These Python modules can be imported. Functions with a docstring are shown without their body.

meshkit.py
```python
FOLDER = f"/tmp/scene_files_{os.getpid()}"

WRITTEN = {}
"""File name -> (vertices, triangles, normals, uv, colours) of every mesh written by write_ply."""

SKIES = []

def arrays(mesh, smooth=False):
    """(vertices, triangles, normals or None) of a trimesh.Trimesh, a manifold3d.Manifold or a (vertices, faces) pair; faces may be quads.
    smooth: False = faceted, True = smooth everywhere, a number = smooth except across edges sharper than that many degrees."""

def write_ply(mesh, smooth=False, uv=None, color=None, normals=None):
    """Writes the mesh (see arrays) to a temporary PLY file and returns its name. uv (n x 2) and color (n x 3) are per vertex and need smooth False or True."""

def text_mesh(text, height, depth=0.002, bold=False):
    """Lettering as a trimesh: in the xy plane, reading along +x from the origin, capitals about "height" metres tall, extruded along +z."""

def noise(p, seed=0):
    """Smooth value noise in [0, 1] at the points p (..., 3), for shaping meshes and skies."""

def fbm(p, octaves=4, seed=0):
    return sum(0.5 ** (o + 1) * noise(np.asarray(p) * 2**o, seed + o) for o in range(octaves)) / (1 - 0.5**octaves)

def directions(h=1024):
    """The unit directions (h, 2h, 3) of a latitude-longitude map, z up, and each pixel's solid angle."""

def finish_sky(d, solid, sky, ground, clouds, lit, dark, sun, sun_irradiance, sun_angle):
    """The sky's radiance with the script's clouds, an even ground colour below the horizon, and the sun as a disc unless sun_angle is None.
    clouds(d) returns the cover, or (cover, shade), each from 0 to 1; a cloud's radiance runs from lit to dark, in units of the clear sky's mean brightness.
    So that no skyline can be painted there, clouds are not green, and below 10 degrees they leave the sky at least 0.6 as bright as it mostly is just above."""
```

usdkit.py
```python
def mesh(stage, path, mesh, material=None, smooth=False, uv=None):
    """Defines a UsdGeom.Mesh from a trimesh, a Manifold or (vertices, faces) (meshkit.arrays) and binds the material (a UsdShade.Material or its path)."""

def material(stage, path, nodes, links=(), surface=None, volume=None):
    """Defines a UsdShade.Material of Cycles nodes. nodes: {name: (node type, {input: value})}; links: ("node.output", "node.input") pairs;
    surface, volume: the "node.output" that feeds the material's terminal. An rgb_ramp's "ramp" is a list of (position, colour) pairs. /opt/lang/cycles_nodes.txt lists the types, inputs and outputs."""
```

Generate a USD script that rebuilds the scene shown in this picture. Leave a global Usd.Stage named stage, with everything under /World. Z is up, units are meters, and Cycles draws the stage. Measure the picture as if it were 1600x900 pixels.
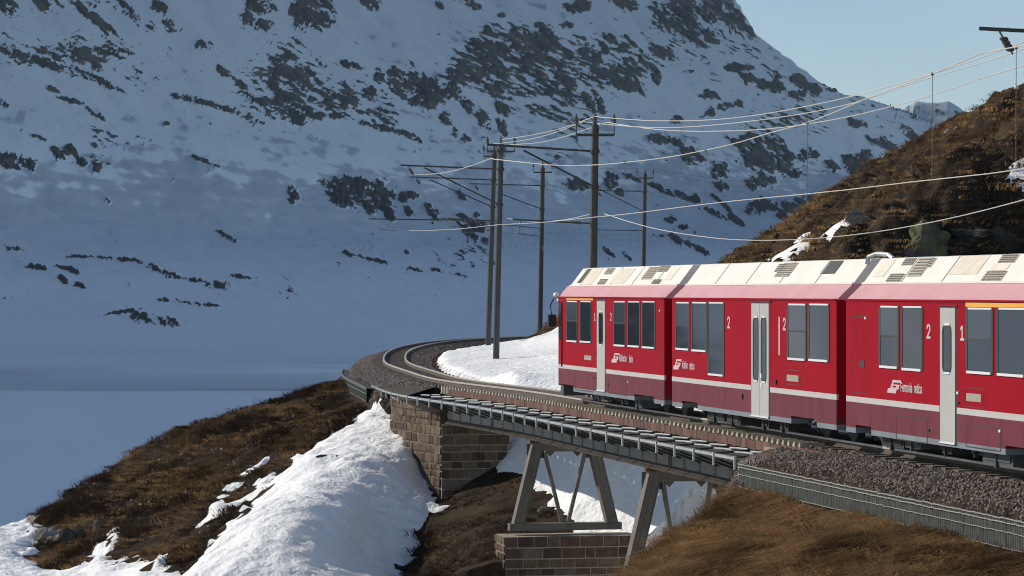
import math, random
import numpy as np, trimesh, shapely, manifold3d
from scipy.interpolate import CubicSpline, RBFInterpolator, RegularGridInterpolator
from scipy.spatial import cKDTree
from pxr import Usd, UsdGeom, UsdLux, UsdShade, Sdf, Gf, Vt
import usdkit, meshkit
from meshkit import noise, fbm

rng = np.random.default_rng(7)
stage = Usd.Stage.CreateInMemory()
UsdGeom.SetStageUpAxis(stage, 'Z'); UsdGeom.SetStageMetersPerUnit(stage, 1.0)
UsdGeom.Xform.Define(stage, '/World')

# ------------------------------------------------------------------ camera, sky, sun
F, HC, YH = 5000.0, 3.06, 455.0            # focal length in photo pixels, eye height over the rails, horizon row
cam = UsdGeom.Camera.Define(stage, '/World/camera')
cam.CreateHorizontalApertureAttr(36.0); cam.CreateVerticalApertureAttr(20.25)
cam.CreateFocalLengthAttr(36.0 * F / 1600.0)
cam.CreateClippingRangeAttr((1.0, 60000.0))
cam.AddTranslateOp().Set((0, 0, HC)); cam.AddRotateXOp().Set(90 + math.degrees(math.atan((YH - 450) / F)))
cam.CreateExposureAttr(0.0)

SUN_EL, SUN_AZ = math.radians(29.0), math.atan2(-0.906, 0.42)
SD = np.array([math.cos(SUN_EL) * math.sin(SUN_AZ), math.cos(SUN_EL) * math.cos(SUN_AZ), math.sin(SUN_EL)])
sky_mat = usdkit.material(stage, '/World/Looks/sky', {
    'sky': ('sky_texture', {'sky_type': 'single_scattering', 'sun_disc': False, 'sun_elevation': SUN_EL, 'sun_rotation': SUN_AZ,
                            'altitude': 2300.0, 'air_density': 1.0, 'aerosol_density': 0.1, 'ozone_density': 1.2}),
    'bg': ('background_shader', {'strength': 0.115})}, [('sky.color', 'bg.color')], surface='bg.background')
dome = UsdLux.DomeLight.Define(stage, '/World/sky')
UsdShade.MaterialBindingAPI.Apply(dome.GetPrim()).Bind(sky_mat)
dome.GetPrim().SetCustomDataByKey('kind', 'structure')
sun = UsdLux.DistantLight.Define(stage, '/World/sun')
sun.CreateIntensityAttr(1.25); sun.CreateAngleAttr(0.5); sun.CreateColorAttr((1.0, 0.92, 0.80))
sun.GetPrim().CreateAttribute('inputs:normalize', Sdf.ValueTypeNames.Bool).Set(True)
zax = SD; xax = np.cross([0, 0, 1.0], zax); xax /= np.linalg.norm(xax); yax = np.cross(zax, xax)
sun.AddTransformOp().Set(Gf.Matrix4d(*xax, 0, *yax, 0, *zax, 0, 0, 0, 60, 1))

# ------------------------------------------------------------------ helpers
taken = {}
def numbered(path):
    n = taken.get(path, 0); taken[path] = n + 1
    return path if n == 0 else f'{path}_{n:03d}'
def tag(o, label=None, cat=None, group=None, kind=None):
    p = o.GetPrim() if hasattr(o, 'GetPrim') else o
    for k, v in (('label', label), ('category', cat), ('group', group), ('kind', kind)):
        if v: p.SetCustomDataByKey(k, v)
    return p
def at(parent): return str(parent.GetPath()) if parent is not None and hasattr(parent, 'GetPath') else (parent or '/World')
def obj(name, mesh, mat, parent=None, smooth=False):
    m = usdkit.mesh(stage, numbered(f'{at(parent)}/{name}'), mesh, mat, smooth=smooth)
    return m.GetPrim()
def thing(name, label, cat, loc=(0, 0, 0), rot=None, group=None):
    x = UsdGeom.Xform.Define(stage, numbered('/World/' + name))
    if rot is not None:
        x.AddTransformOp().Set(Gf.Matrix4d(*rot[0], 0, *rot[1], 0, *rot[2], 0, *map(float, loc), 1))
    else:
        x.AddTranslateOp().Set(tuple(map(float, loc)))
    return tag(x, label, cat, group)
def cat(ms): return trimesh.util.concatenate([m for m in ms if m is not None])
def box(x0, x1, y0, y1, z0, z1):
    b = trimesh.creation.box([x1 - x0, y1 - y0, z1 - z0]); b.apply_translation([(x0 + x1) / 2, (y0 + y1) / 2, (z0 + z1) / 2]); return b
def frame_from(a, b, up=(0, 0, 1)):
    t = np.subtract(b, a); L = np.linalg.norm(t); t = t / L
    s = np.cross(up, t)
    if np.linalg.norm(s) < 1e-6: s = np.cross((1, 0, 0), t)
    s /= np.linalg.norm(s); return t, s, np.cross(t, s), L
def bar(a, b, w, h, up=(0, 0, 1)):
    """box beam from a to b, w across, h along up"""
    t, s, u, L = frame_from(a, b, up)
    m = trimesh.creation.box([L, w, h]); M = np.eye(4); M[:3, 0], M[:3, 1], M[:3, 2] = t, s, u; M[:3, 3] = (np.add(a, b)) / 2
    m.apply_transform(M); return m
def tube(pts, r, n=6, caps=True):
    pts = np.asarray(pts, float); k = len(pts); r = np.broadcast_to(r, k)
    t = np.gradient(pts, axis=0); t /= np.linalg.norm(t, axis=1)[:, None]
    ref = np.array([0, 0, 1.0]) if abs(t[:, 2]).mean() < 0.8 else np.array([0, 1.0, 0])
    s = np.cross(ref, t); s /= np.linalg.norm(s, axis=1)[:, None]; u = np.cross(t, s)
    a = np.arange(n) * 2 * np.pi / n
    V = (pts[:, None] + r[:, None, None] * (np.cos(a)[None, :, None] * s[:, None] + np.sin(a)[None, :, None] * u[:, None])).reshape(-1, 3)
    f = []
    for i in range(k - 1):
        for j in range(n):
            p, q = i * n + j, i * n + (j + 1) % n
            f += [[p, q, q + n], [p, q + n, p + n]]
    if caps:
        V = np.vstack([V, pts[0], pts[-1]]); c0, c1 = len(V) - 2, len(V) - 1; e = (k - 1) * n
        for j in range(n):
            f += [[c0, (j + 1) % n, j], [c1, e + j, e + (j + 1) % n]]
    return trimesh.Trimesh(V, np.array(f), process=False)
def grid_mesh(P, keep=None):
    """P (rows, cols, 3) -> mesh"""
    R, C = P.shape[:2]; i = np.arange(R * C).reshape(R, C)
    q = np.stack([i[:-1, :-1], i[:-1, 1:], i[1:, 1:], i[1:, :-1]], -1).reshape(-1, 4)
    if keep is not None: q = q[keep.reshape(-1)]
    f = np.vstack([q[:, [0, 1, 2]], q[:, [0, 2, 3]]])
    used = np.unique(f); remap = np.full(R * C, -1); remap[used] = np.arange(len(used))
    return trimesh.Trimesh(P.reshape(-1, 3)[used], remap[f], process=False), used
def sst(a, b, x): t = np.clip((x - a) / (b - a), 0, 1); return t * t * (3 - 2 * t)
def P3(px, py, D): return np.array([D * (px - 800) / F, D, HC - D * (py - YH) / F])
def fprim(o, name, vals):
    UsdGeom.PrimvarsAPI(o).CreatePrimvar(name, Sdf.ValueTypeNames.FloatArray, 'vertex').Set(Vt.FloatArray.FromNumpy(np.asarray(vals, np.float32)))
def instancer(name, protos, idx, pos, quats, scales, parent=None):
    """protos: list of (mesh, material); one object made of scattered copies"""
    path = numbered(f'{at(parent)}/{name}')
    pi = UsdGeom.PointInstancer.Define(stage, path)
    for k, (m, mat) in enumerate(protos):
        q = usdkit.mesh(stage, f'{path}/prototypes/piece_{k:03d}' if k else f'{path}/prototypes/piece', m, mat)
        pi.GetPrototypesRel().AddTarget(q.GetPath())
    pi.CreateProtoIndicesAttr(Vt.IntArray.FromNumpy(idx.astype(np.int32)))
    pi.CreatePositionsAttr(Vt.Vec3fArray.FromNumpy(pos.astype(np.float32)))
    pi.CreateOrientationsAttr(Vt.QuathArray([Gf.Quath(float(q[0]), float(q[1]), float(q[2]), float(q[3])) for q in quats]))
    pi.CreateScalesAttr(Vt.Vec3fArray.FromNumpy(scales.astype(np.float32)))
    return pi.GetPrim()

# ------------------------------------------------------------------ materials
def mat(name, col, rough=0.6, metal=0.0, var=0.0, scale=3.0, bump=0.0, bscale=None, bdist=0.02, col2=None, lo=0.35, hi=0.65, spec=0.5, detail=5.0, stretch=None, coat=0.0, rnd=0.0):
    nodes = {'p': ('principled_bsdf', {'base_color': col, 'roughness': rough, 'metallic': metal, 'specular_ior_level': spec, 'coat_weight': coat})}
    links = []
    if col2 is not None or var or bump or rnd:
        nodes['tc'] = ('texture_coordinate', {}); nodes['mp'] = ('mapping', {'scale': stretch or (1, 1, 1)})
        links += [('tc.object', 'mp.vector')]
    if col2 is not None or var:
        c2 = col2 if col2 is not None else tuple(min(1, c * (1 - var)) for c in col)
        c1 = col if col2 is not None else tuple(min(1, c * (1 + var)) for c in col)
        nodes['n'] = ('noise_texture', {'scale': scale, 'detail': detail, 'roughness': 0.62})
        nodes['r'] = ('rgb_ramp', {'ramp': [(0, c2), (lo, c2), (hi, c1), (1, c1)]})
        links += [('mp.vector', 'n.vector'), ('n.fac', 'r.fac')]
        out = 'r.color'
        if rnd:
            nodes['oi'] = ('object_info', {}); nodes['mr'] = ('map_range', {'from_min': 0.0, 'from_max': 1.0, 'to_min': 1 - rnd, 'to_max': 1 + rnd})
            nodes['cc'] = ('combine_color', {}); nodes['mm'] = ('mix', {'mix_type': 'multiply', 'fac': 1.0})
            links += [('oi.random', 'mr.value'), ('mr.result', 'cc.r'), ('mr.result', 'cc.g'), ('mr.result', 'cc.b'), ('r.color', 'mm.color1'), ('cc.color', 'mm.color2')]
            out = 'mm.color'
        links += [(out, 'p.base_color')]
    if bump:
        nodes['bn'] = ('noise_texture', {'scale': bscale or scale * 4, 'detail': 4.0, 'roughness': 0.6}); nodes['b'] = ('bump', {'strength': bump, 'distance': bdist})
        links += [('mp.vector', 'bn.vector'), ('bn.fac', 'b.height'), ('b.normal', 'p.normal')]
    return usdkit.material(stage, '/World/Looks/' + name, nodes, links, surface='p.BSDF')
M = {}
M['snow'] = mat('snow', (0.91, 0.905, 0.895), 0.75, var=0.03, scale=0.7, bump=0.75, bscale=5.0, bdist=0.14, spec=0.2)
M['snow_lake'] = mat('snow_lake', (0.90, 0.91, 0.92), 0.8, col2=(0.86, 0.88, 0.90), scale=0.02, bump=0.3, bscale=1.2, bdist=0.1, stretch=(1, 0.25, 1), spec=0.2)
M['earth'] = mat('earth', (0.058, 0.038, 0.022), 0.95, col2=(0.016, 0.0115, 0.008), scale=1.1, lo=0.38, hi=0.62, bump=0.9, bscale=9.0, bdist=0.08, spec=0.1)
M['ballast_bed'] = mat('ballast_bed', (0.12, 0.105, 0.09), 0.95, col2=(0.05, 0.045, 0.04), scale=14.0, bump=1.0, bscale=22.0, bdist=0.05, spec=0.1)
M['ballast'] = mat('ballast', (0.26, 0.22, 0.19), 0.9, col2=(0.13, 0.11, 0.095), scale=6.0, rnd=0.55, spec=0.2)
M['ballast_red'] = mat('ballast_red', (0.27, 0.19, 0.155), 0.9, col2=(0.15, 0.11, 0.09), scale=6.0, rnd=0.5, spec=0.2)
M['rock'] = mat('rock', (0.24, 0.22, 0.19), 0.9, col2=(0.09, 0.08, 0.07), scale=1.6, bump=1.0, bscale=6.0, bdist=0.1, spec=0.2)
M['lichen_rock'] = mat('lichen_rock', (0.15, 0.155, 0.07), 0.95, col2=(0.085, 0.08, 0.065), scale=1.6, lo=.42, hi=.6, bump=1.0, bscale=5.0, bdist=0.12, spec=0.1)
M['dark_rock'] = mat('dark_rock', (0.10, 0.085, 0.07), 0.95, col2=(0.035, 0.03, 0.026), scale=1.3, bump=1.0, bscale=5.0, bdist=0.12, spec=0.1)
def stone(name, a, b): return mat(name, a, 0.9, col2=b, scale=4.0, bump=0.8, bscale=18.0, bdist=0.02, spec=0.15)
STONES = [stone('wall_stone', (0.15, 0.105, 0.068), (0.085, 0.058, 0.038)), stone('wall_stone_red', (0.125, 0.078, 0.055), (0.075, 0.046, 0.034)),
          stone('wall_stone_grey', (0.165, 0.128, 0.092), (0.095, 0.073, 0.054)), stone('wall_stone_dark', (0.085, 0.054, 0.04), (0.048, 0.032, 0.025))]
M['rock_pale'] = mat('rock_pale', (0.55, 0.52, 0.47), 0.8, var=0.2, scale=4.0)
M['mortar'] = mat('mortar', (0.34, 0.295, 0.235), 0.95, var=0.2, scale=5.0, bump=0.6, bscale=30.0, spec=0.1)
M['concrete'] = mat('concrete', (0.36, 0.29, 0.22), 0.9, col2=(0.25, 0.20, 0.15), scale=3.0, bump=0.4, bscale=25.0, spec=0.2)
M['girder'] = mat('girder', (0.185, 0.175, 0.155), 0.6, col2=(0.13, 0.115, 0.10), scale=1.2, lo=0.25, hi=0.5, bump=0.1, stretch=(1, 1, 0.35), spec=0.35)
M['flange_dark'] = mat('flange_dark', (0.045, 0.036, 0.03), 0.8, var=0.3, scale=3.0, spec=0.2)
M['trestle'] = mat('trestle_paint', (0.135, 0.122, 0.105), 0.6, col2=(0.085, 0.07, 0.056), scale=1.6, lo=0.25, hi=0.5, bump=0.15, spec=0.3)
M['girder_rust'] = mat('girder_rust', (0.085, 0.06, 0.045), 0.85, col2=(0.15, 0.11, 0.08), scale=4.0, spec=0.2)
M['rail_steel'] = mat('rail_steel', (0.50, 0.46, 0.41), 0.42, 0.25, var=0.15, scale=2.0)
M['rail_web'] = mat('rail_web', (0.085, 0.06, 0.045), 0.8, var=0.25, scale=3.0)
M['sleeper'] = mat('sleeper', (0.17, 0.13, 0.095), 0.9, col2=(0.07, 0.05, 0.04), scale=5.0, stretch=(1, 0.2, 1))
M['tie'] = mat('tie', (0.46, 0.40, 0.31), 0.85, col2=(0.26, 0.21, 0.16), scale=3.0)
BOARDS = [mat('kick_board', (0.125, 0.055, 0.038), 0.85, col2=(0.085, 0.036, 0.026), scale=3.0, stretch=(1, 1, 0.3)),
          mat('kick_board_dark', (0.105, 0.045, 0.032), 0.85, col2=(0.07, 0.03, 0.023), scale=3.0, stretch=(1, 1, 0.3)),
          mat('kick_board_pale', (0.16, 0.085, 0.062), 0.85, col2=(0.11, 0.05, 0.036), scale=3.0, stretch=(1, 1, 0.3))]
M['galv'] = mat('galvanised', (0.44, 0.46, 0.46), 0.42, 0.55, var=0.15, scale=4.0)
M['walk'] = mat('walkway', (0.075, 0.075, 0.07), 0.7, 0.2, var=0.25, scale=4.0)
M['pole_wood'] = mat('pole_wood', (0.05, 0.037, 0.029), 0.62, col2=(0.026, 0.02, 0.017), scale=3.0, stretch=(4, 4, 0.3), bump=0.3)
M['pole_steel'] = mat('pole_steel', (0.048, 0.05, 0.05), 0.5, col2=(0.03, 0.031, 0.03), scale=1.5, stretch=(3, 3, 0.3), spec=0.4)
M['dark_metal'] = mat('dark_metal', (0.04, 0.038, 0.036), 0.55, 0.3, var=0.2, scale=3.0)
M['insulator'] = mat('insulator', (0.06, 0.045, 0.035), 0.12, spec=0.7)
M['wire'] = mat('wire', (0.56, 0.53, 0.48), 0.45, 0.35)
M['wire_dark'] = mat('wire_dark', (0.13, 0.12, 0.11), 0.6, 0.3)
# the train
M['glass_vent'] = mat('window_glass_vent', (0.032, 0.039, 0.046), 0.09, var=0.1, scale=0.8, spec=0.42, coat=0.0)
M['red'] = mat('train_red', (0.325, 0.0015, 0.012), 0.45, col2=(0.275, 0.0015, 0.010), scale=0.9, lo=.3, hi=.7, spec=0.04, bump=0.04, bscale=0.8, stretch=(1, 1, .35))
M['red_dusty'] = mat('dusty_red', (0.155, 0.018, 0.034), 0.6, col2=(0.105, 0.012, 0.022), scale=1.6, stretch=(1.4, 1, .5), spec=0.25)
M['glare_pink'] = mat('red_with_glare', (0.60, 0.33, 0.345), 0.5, col2=(0.56, 0.28, 0.30), scale=1.0, spec=0.4)  # red roof slope: its sun glare and dust are put into this pink
M['silver'] = mat('silver_paint', (0.47, 0.45, 0.43), 0.5, 0.0, var=0.05, scale=2.0)
M['door_grey'] = mat('door_grey', (0.42, 0.41, 0.385), 0.45, var=0.04, scale=1.5)
M['skirt'] = mat('skirt_grey', (0.16, 0.18, 0.21), 0.6, var=0.15, scale=2.0)
M['roof'] = mat('roof_white', (0.74, 0.71, 0.65), 0.6, col2=(0.66, 0.625, 0.56), scale=1.2, lo=0.3)
M['roof_beige'] = mat('roof_beige', (0.66, 0.60, 0.50), 0.7, col2=(0.57, 0.50, 0.41), scale=4.0)
M['roof_pale'] = mat('roof_pale', (0.66, 0.60, 0.51), 0.7, var=0.06, scale=4.0)
M['roof_slat'] = mat('grille_slat', (0.15, 0.135, 0.115), 0.6)  # dark slats of the roof grilles
M['grille'] = mat('grille', (0.33, 0.30, 0.25), 0.6, 0.2, var=0.15, scale=12.0)
M['yellow'] = mat('yellow', (0.78, 0.36, 0.03), 0.5)
M['chrome'] = mat('chrome', (0.78, 0.78, 0.77), 0.4, 0.25)
M['rubber'] = mat('rubber', (0.02, 0.021, 0.023), 0.6)
M['glass'] = mat('window_glass', (0.018, 0.022, 0.027), 0.05, var=0.1, scale=0.8, spec=0.36, coat=0.0)
M['bellows'] = mat('bellows', (0.12, 0.012, 0.018), 0.8)
M['white_text'] = mat('white_lettering', (0.56, 0.42, 0.43), 0.5)
M['black'] = mat('underframe_black', (0.014, 0.0135, 0.013), 0.75, var=0.3, scale=3.0)
M['under_grey'] = mat('underframe_grey', (0.045, 0.05, 0.057), 0.7, var=0.2, scale=3.0)
M['lamp_red'] = mat('lamp_red', (0.35, 0.01, 0.01), 0.2)
M['gabion_stone'] = mat('gabion_stone', (0.075, 0.08, 0.072), 0.9, col2=(0.028, 0.03, 0.027), scale=7.0, spec=0.2)
M['mesh_wire'] = mat('mesh_wire', (0.36, 0.355, 0.31), 0.5, 0.3)
M['mesh_wire_dull'] = mat('mesh_wire_dull', (0.20, 0.205, 0.185), 0.6, 0.3)
M['rock_grey'] = M['rock']
def grass_mat(name, a, b, sc=0.35):
    return usdkit.material(stage, '/World/Looks/' + name, {
        'g': ('geometry', {}), 'n': ('noise_texture', {'scale': sc, 'detail': 4.0, 'roughness': 0.6}), 'r': ('rgb_ramp', {'ramp': [(0, b), (0.38, b), (0.62, a), (1, a)]}),
        'oi': ('object_info', {}), 'mr': ('map_range', {'to_min': 0.6, 'to_max': 1.35}), 'cc': ('combine_color', {}), 'mm': ('mix', {'mix_type': 'multiply', 'fac': 1.0}),
        'd': ('diffuse_bsdf', {'roughness': 0.5}), 't': ('translucent_bsdf', {}), 'mx': ('mix_closure', {'fac': 0.25})},
        [('g.position', 'n.vector'), ('n.fac', 'r.fac'), ('oi.random', 'mr.value'), ('mr.result', 'cc.r'), ('mr.result', 'cc.g'), ('mr.result', 'cc.b'),
         ('r.color', 'mm.color1'), ('cc.color', 'mm.color2'), ('mm.color', 'd.color'), ('mm.color', 't.color'), ('d.BSDF', 'mx.closure1'), ('t.BSDF', 'mx.closure2')], surface='mx.closure')
M['straw'] = grass_mat('dry_grass', (0.44, 0.275, 0.13), (0.17, 0.105, 0.05))
M['hill_straw'] = grass_mat('hill_grass', (0.66, 0.43, 0.21), (0.28, 0.17, 0.08), .5)
M['hill_brown'] = grass_mat('hill_grass_brown', (0.27, 0.16, 0.078), (0.10, 0.058, 0.028), .5)
M['straw_dark'] = grass_mat('dry_grass_dark', (0.135, 0.082, 0.042), (0.056, 0.034, 0.018))
M['heath'] = grass_mat('heath', (0.060, 0.034, 0.019), (0.026, 0.016, 0.010))
# ------------------------------------------------------------------ the track's centre line
def cx(Y): return 2.73 + 0.1934 * (89.7 - Y)
pts = [(cx(y), y) for y in (18, 30, 42, 54, 66, 78, 90, 99)] + [(-1.75, 110), (-3.4, 122.4), (-4.75, 135.5), (-5.5, 150), (-5.85, 166), (-5.6, 181), (-4.4, 197), (-1.9, 211), (1.9, 221.5), (7.0, 229), (14, 234), (24, 236)]
pts = np.array(pts); ch = np.r_[0, np.cumsum(np.hypot(*np.diff(pts, axis=0).T))]
spl = CubicSpline(ch, pts); ss = np.linspace(0, ch[-1], 3000); cl = spl(ss)
arc = np.r_[0, np.cumsum(np.hypot(*np.diff(cl, axis=0).T))]; SL = arc[-1]
def C(s): return np.stack([np.interp(s, arc, cl[:, 0]), np.interp(s, arc, cl[:, 1])], -1)
tan_ = np.gradient(cl, arc, axis=0); tan_ /= np.linalg.norm(tan_, axis=1)[:, None]
def T(s): return np.stack([np.interp(s, arc, tan_[:, 0]), np.interp(s, arc, tan_[:, 1])], -1)
def TP(s, d, z):
    """world point at track distance s, d metres left of the centre line (towards the camera), height z over the rails"""
    s = np.asarray(s, float); c, t = C(s), T(s)
    return np.stack([c[..., 0] - t[..., 1] * d, c[..., 1] + t[..., 0] * d, np.broadcast_to(z, s.shape) if s.ndim else z], -1)
def sY(Y): return float(np.interp(Y, cl[:, 1], arc))          # valid on the near part where Y grows
tree_ = cKDTree(cl)
def sd_of(X, Y):
    q = np.stack([np.ravel(X), np.ravel(Y)], -1); _, i = tree_.query(q)
    r = q - cl[i]; t = tan_[i]
    d = -t[:, 1] * r[:, 0] + t[:, 0] * r[:, 1]
    return arc[i].reshape(np.shape(X)), d.reshape(np.shape(X))
def sweep(profile, s):
    """profile: list of (d, z) closed; swept along the track"""
    prof = np.array(profile); k = len(prof)
    V = np.stack([TP(s, d, z) for d, z in prof], 1).reshape(-1, 3); f = []
    i = np.arange(len(s) - 1)[:, None] * k; j = np.arange(k)[None]; jn = (j + 1) % k
    q = np.stack([i + j, i + jn, i + jn + k, i + j + k], -1).reshape(-1, 4)
    f = np.vstack([q[:, [0, 1, 2]], q[:, [0, 2, 3]]])
    cap = trimesh.creation.triangulate_polygon(shapely.Polygon(prof), engine='earcut')
    if len(cap[0]) == k:
        f = np.vstack([f, cap[1], cap[1][:, ::-1] + (len(s) - 1) * k])
    m = trimesh.Trimesh(V, f, process=False); trimesh.repair.fix_normals(m); return m
def tframe(s):
    """rotation rows of a frame at s: x along the track towards the camera, y to its right side, z up"""
    t = T(s); return ((-t[0], -t[1], 0), (t[1], -t[0], 0), (0, 0, 1))
S0, S_NEAR, S_FAR = 0.0, sY(69.5), sY(107.5)      # bridge from S_NEAR to S_FAR
# ------------------------------------------------------------------ near ground: control points through which the slopes run
ctl = []
def cp(px, py, D): ctl.append(P3(px, py, D))
def cw(x, y, z): ctl.append(np.array([x, y, z], float))
# left slope, from the embankment down
for a in [(560, 655, 122.5), (592, 634, 120.5), (480, 710, 112), (400, 790, 106), (320, 850, 100), (290, 890, 97), (600, 700, 111.5), (640, 715, 110), (590, 750, 107), (522, 806, 101), (470, 856, 96.8), (432, 897, 93.8), (692, 790, 106.5), (645, 835, 104), (640, 880, 101.5), (600, 900, 99.5), (540, 895, 97.3), (634, 680, 113), (652, 708, 111), (666, 748, 109.5), (673, 778, 107.8), (300, 740, 118), (200, 800, 113), (150, 860, 108), (100, 890, 106), (20, 880, 108), (0, 838, 115), (200, 890, 102), (400, 690, 118), (480, 650, 124),
          (505, 603, 137), (440, 630, 135), (400, 642, 134), (340, 662, 132), (280, 692, 130), (220, 712, 127), (170, 737, 124), (130, 768, 121.5), (100, 792, 119), (70, 812, 117.5), (50, 830, 116),
          (-60, 840, 116), (-200, 860, 112), (250, 770, 115.5), (110, 840, 112), (60, 870, 110)]: cp(*a)
for a in [(-20, 140, -10), (-14, 152, -9.5), (-11.5, 160, -7), (-10.5, 180, -6), (-30, 130, -14), (-26, 112, -9), (-40, 200, -22), (-22, 165, -16), (-24, 140, -13), (-18.5, 132, -7.5), (-15, 140, -6.5), (-12, 144, -5), (-20, 122, -7.5),
          (-14, 200, -11), (-20, 240, -19), (-5, 232, -4), (-12, 222, -9), (0, 245, -4.5), (-2, 280, -16), (12, 256, -4), (26, 260, -4), (-30, 80, -13), (-20, 90, -9), (-12, 85, -8), (-45, 150, -20), (-45, 100, -18),
          (-8, 75, -9), (-4, 60, -7), (-12, 60, -11), (-25, 55, -14), (-45, 50, -20), (0, 45, -5), (3, 38, -3.5), (-45, 290, -24), (30, 290, -14)]: cw(*a)
# gully under the bridge
for a in [(775, 750, 107), (720, 775, 106.8), (700, 850, 100), (680, 895, 98), (820, 800, 101), (850, 838, 98.5), (800, 715, 107.8), (900, 770, 103), (1000, 800, 97.5), (1050, 760, 96), (1000, 852, 95), (1090, 740, 93), (960, 846, 97),
          (760, 800, 103), (870, 806, 100), (1050, 830, 94), (1100, 780, 92.5)]: cp(*a)
for a in [(-1, 89, -6.6), (3, 85, -6.4), (5, 80, -5.9), (1, 95.5, -4.8), (-.6, 92.3, -5.7), (1.5, 92, -5.8), (3.2, 91.8, -5.7), (4.4, 90, -5.5), (-1.8, 95, -5.2), (2, 80, -7), (-3, 84, -8), (6, 76.5, -4.6), (4.3, 73, -4.6), (1, 70, -6.5), (7.8, 78, -3.2)]: cw(*a)
# near embankment and grass slope on the right
for a in [(1165, 757, 68), (1100, 812, 65), (1050, 857, 63), (1000, 902, 61), (1300, 850, 55), (1415, 815, 56.6), (1600, 864, 50.7), (1300, 785, 61.5), (1300, 900, 52), (1100, 890, 58), (1600, 890, 48.5), (1200, 830, 60.5), (1450, 880, 51.5), (1500, 840, 53.5)]: cp(*a)
for a in [(4.9, 71.5, -2.0), (3.2, 68, -3.4), (2, 64.5, -4.2), (6.6, 72, -1.5), (8.0, 44, -1.6), (6, 40, -2.4), (10, 30, -2)]: cw(*a)
# right of the track: snow plateau, then the hill
for s in np.linspace(2, sY(66), 6):
    for d, z in ((0, -0.7), (1.9, -0.95), (2.5, -1.08), (-1.9, -0.5), (-3.8, -0.35), (-5.5, 0.5)): ctl.append(TP(s, d, z))
for s in np.linspace(sY(112), SL - 4, 16):
    for d, z in ((0, -0.5), (1.9, -0.95), (2.6, -1.1), (-1.9, -0.42), (-3.6, -0.34)):
        if d < 1 or s > sY(119): ctl.append(TP(s, d, z))
for y in (72, 78, 84, 90, 96, 102, 108):
    s = sY(y); ctl.append(TP(s, -4.3, -0.55)); ctl.append(TP(s, -6.5, 0.1)); ctl.append(TP(s, -2.9, -1.5 if 75 < y < 106 else -1.2))
for a in [(775, 570, 146), (763, 545, 187), (860, 600, 118), (850, 540, 178), (830, 560, 150), (835, 530, 203)]: cp(*a)
for a in [(1160, 410, 168), (1195, 387, 165), (1230, 365, 161), (1300, 315, 154), (1350, 288, 149), (1400, 268, 145), (1480, 225, 140), (1530, 188, 137), (1600, 155, 133), (1250, 405, 134), (1330, 360, 134), (1330, 402, 122), (1400, 320, 126), (1470, 303, 119.5), (1472, 385, 117), (1540, 284, 120), (1542, 385, 118), (1600, 278, 121), (1602, 390, 118.5), (1415, 345, 115), (1425, 395, 113), (1390, 398, 112), (1530, 240, 128), (1700, 110, 131), (1850, 60, 128), (1700, 250, 119), (1700, 380, 117),
          (868, 503, 212), (905, 488, 205), (848, 520, 214), (940, 470, 200)]: cp(*a)
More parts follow.
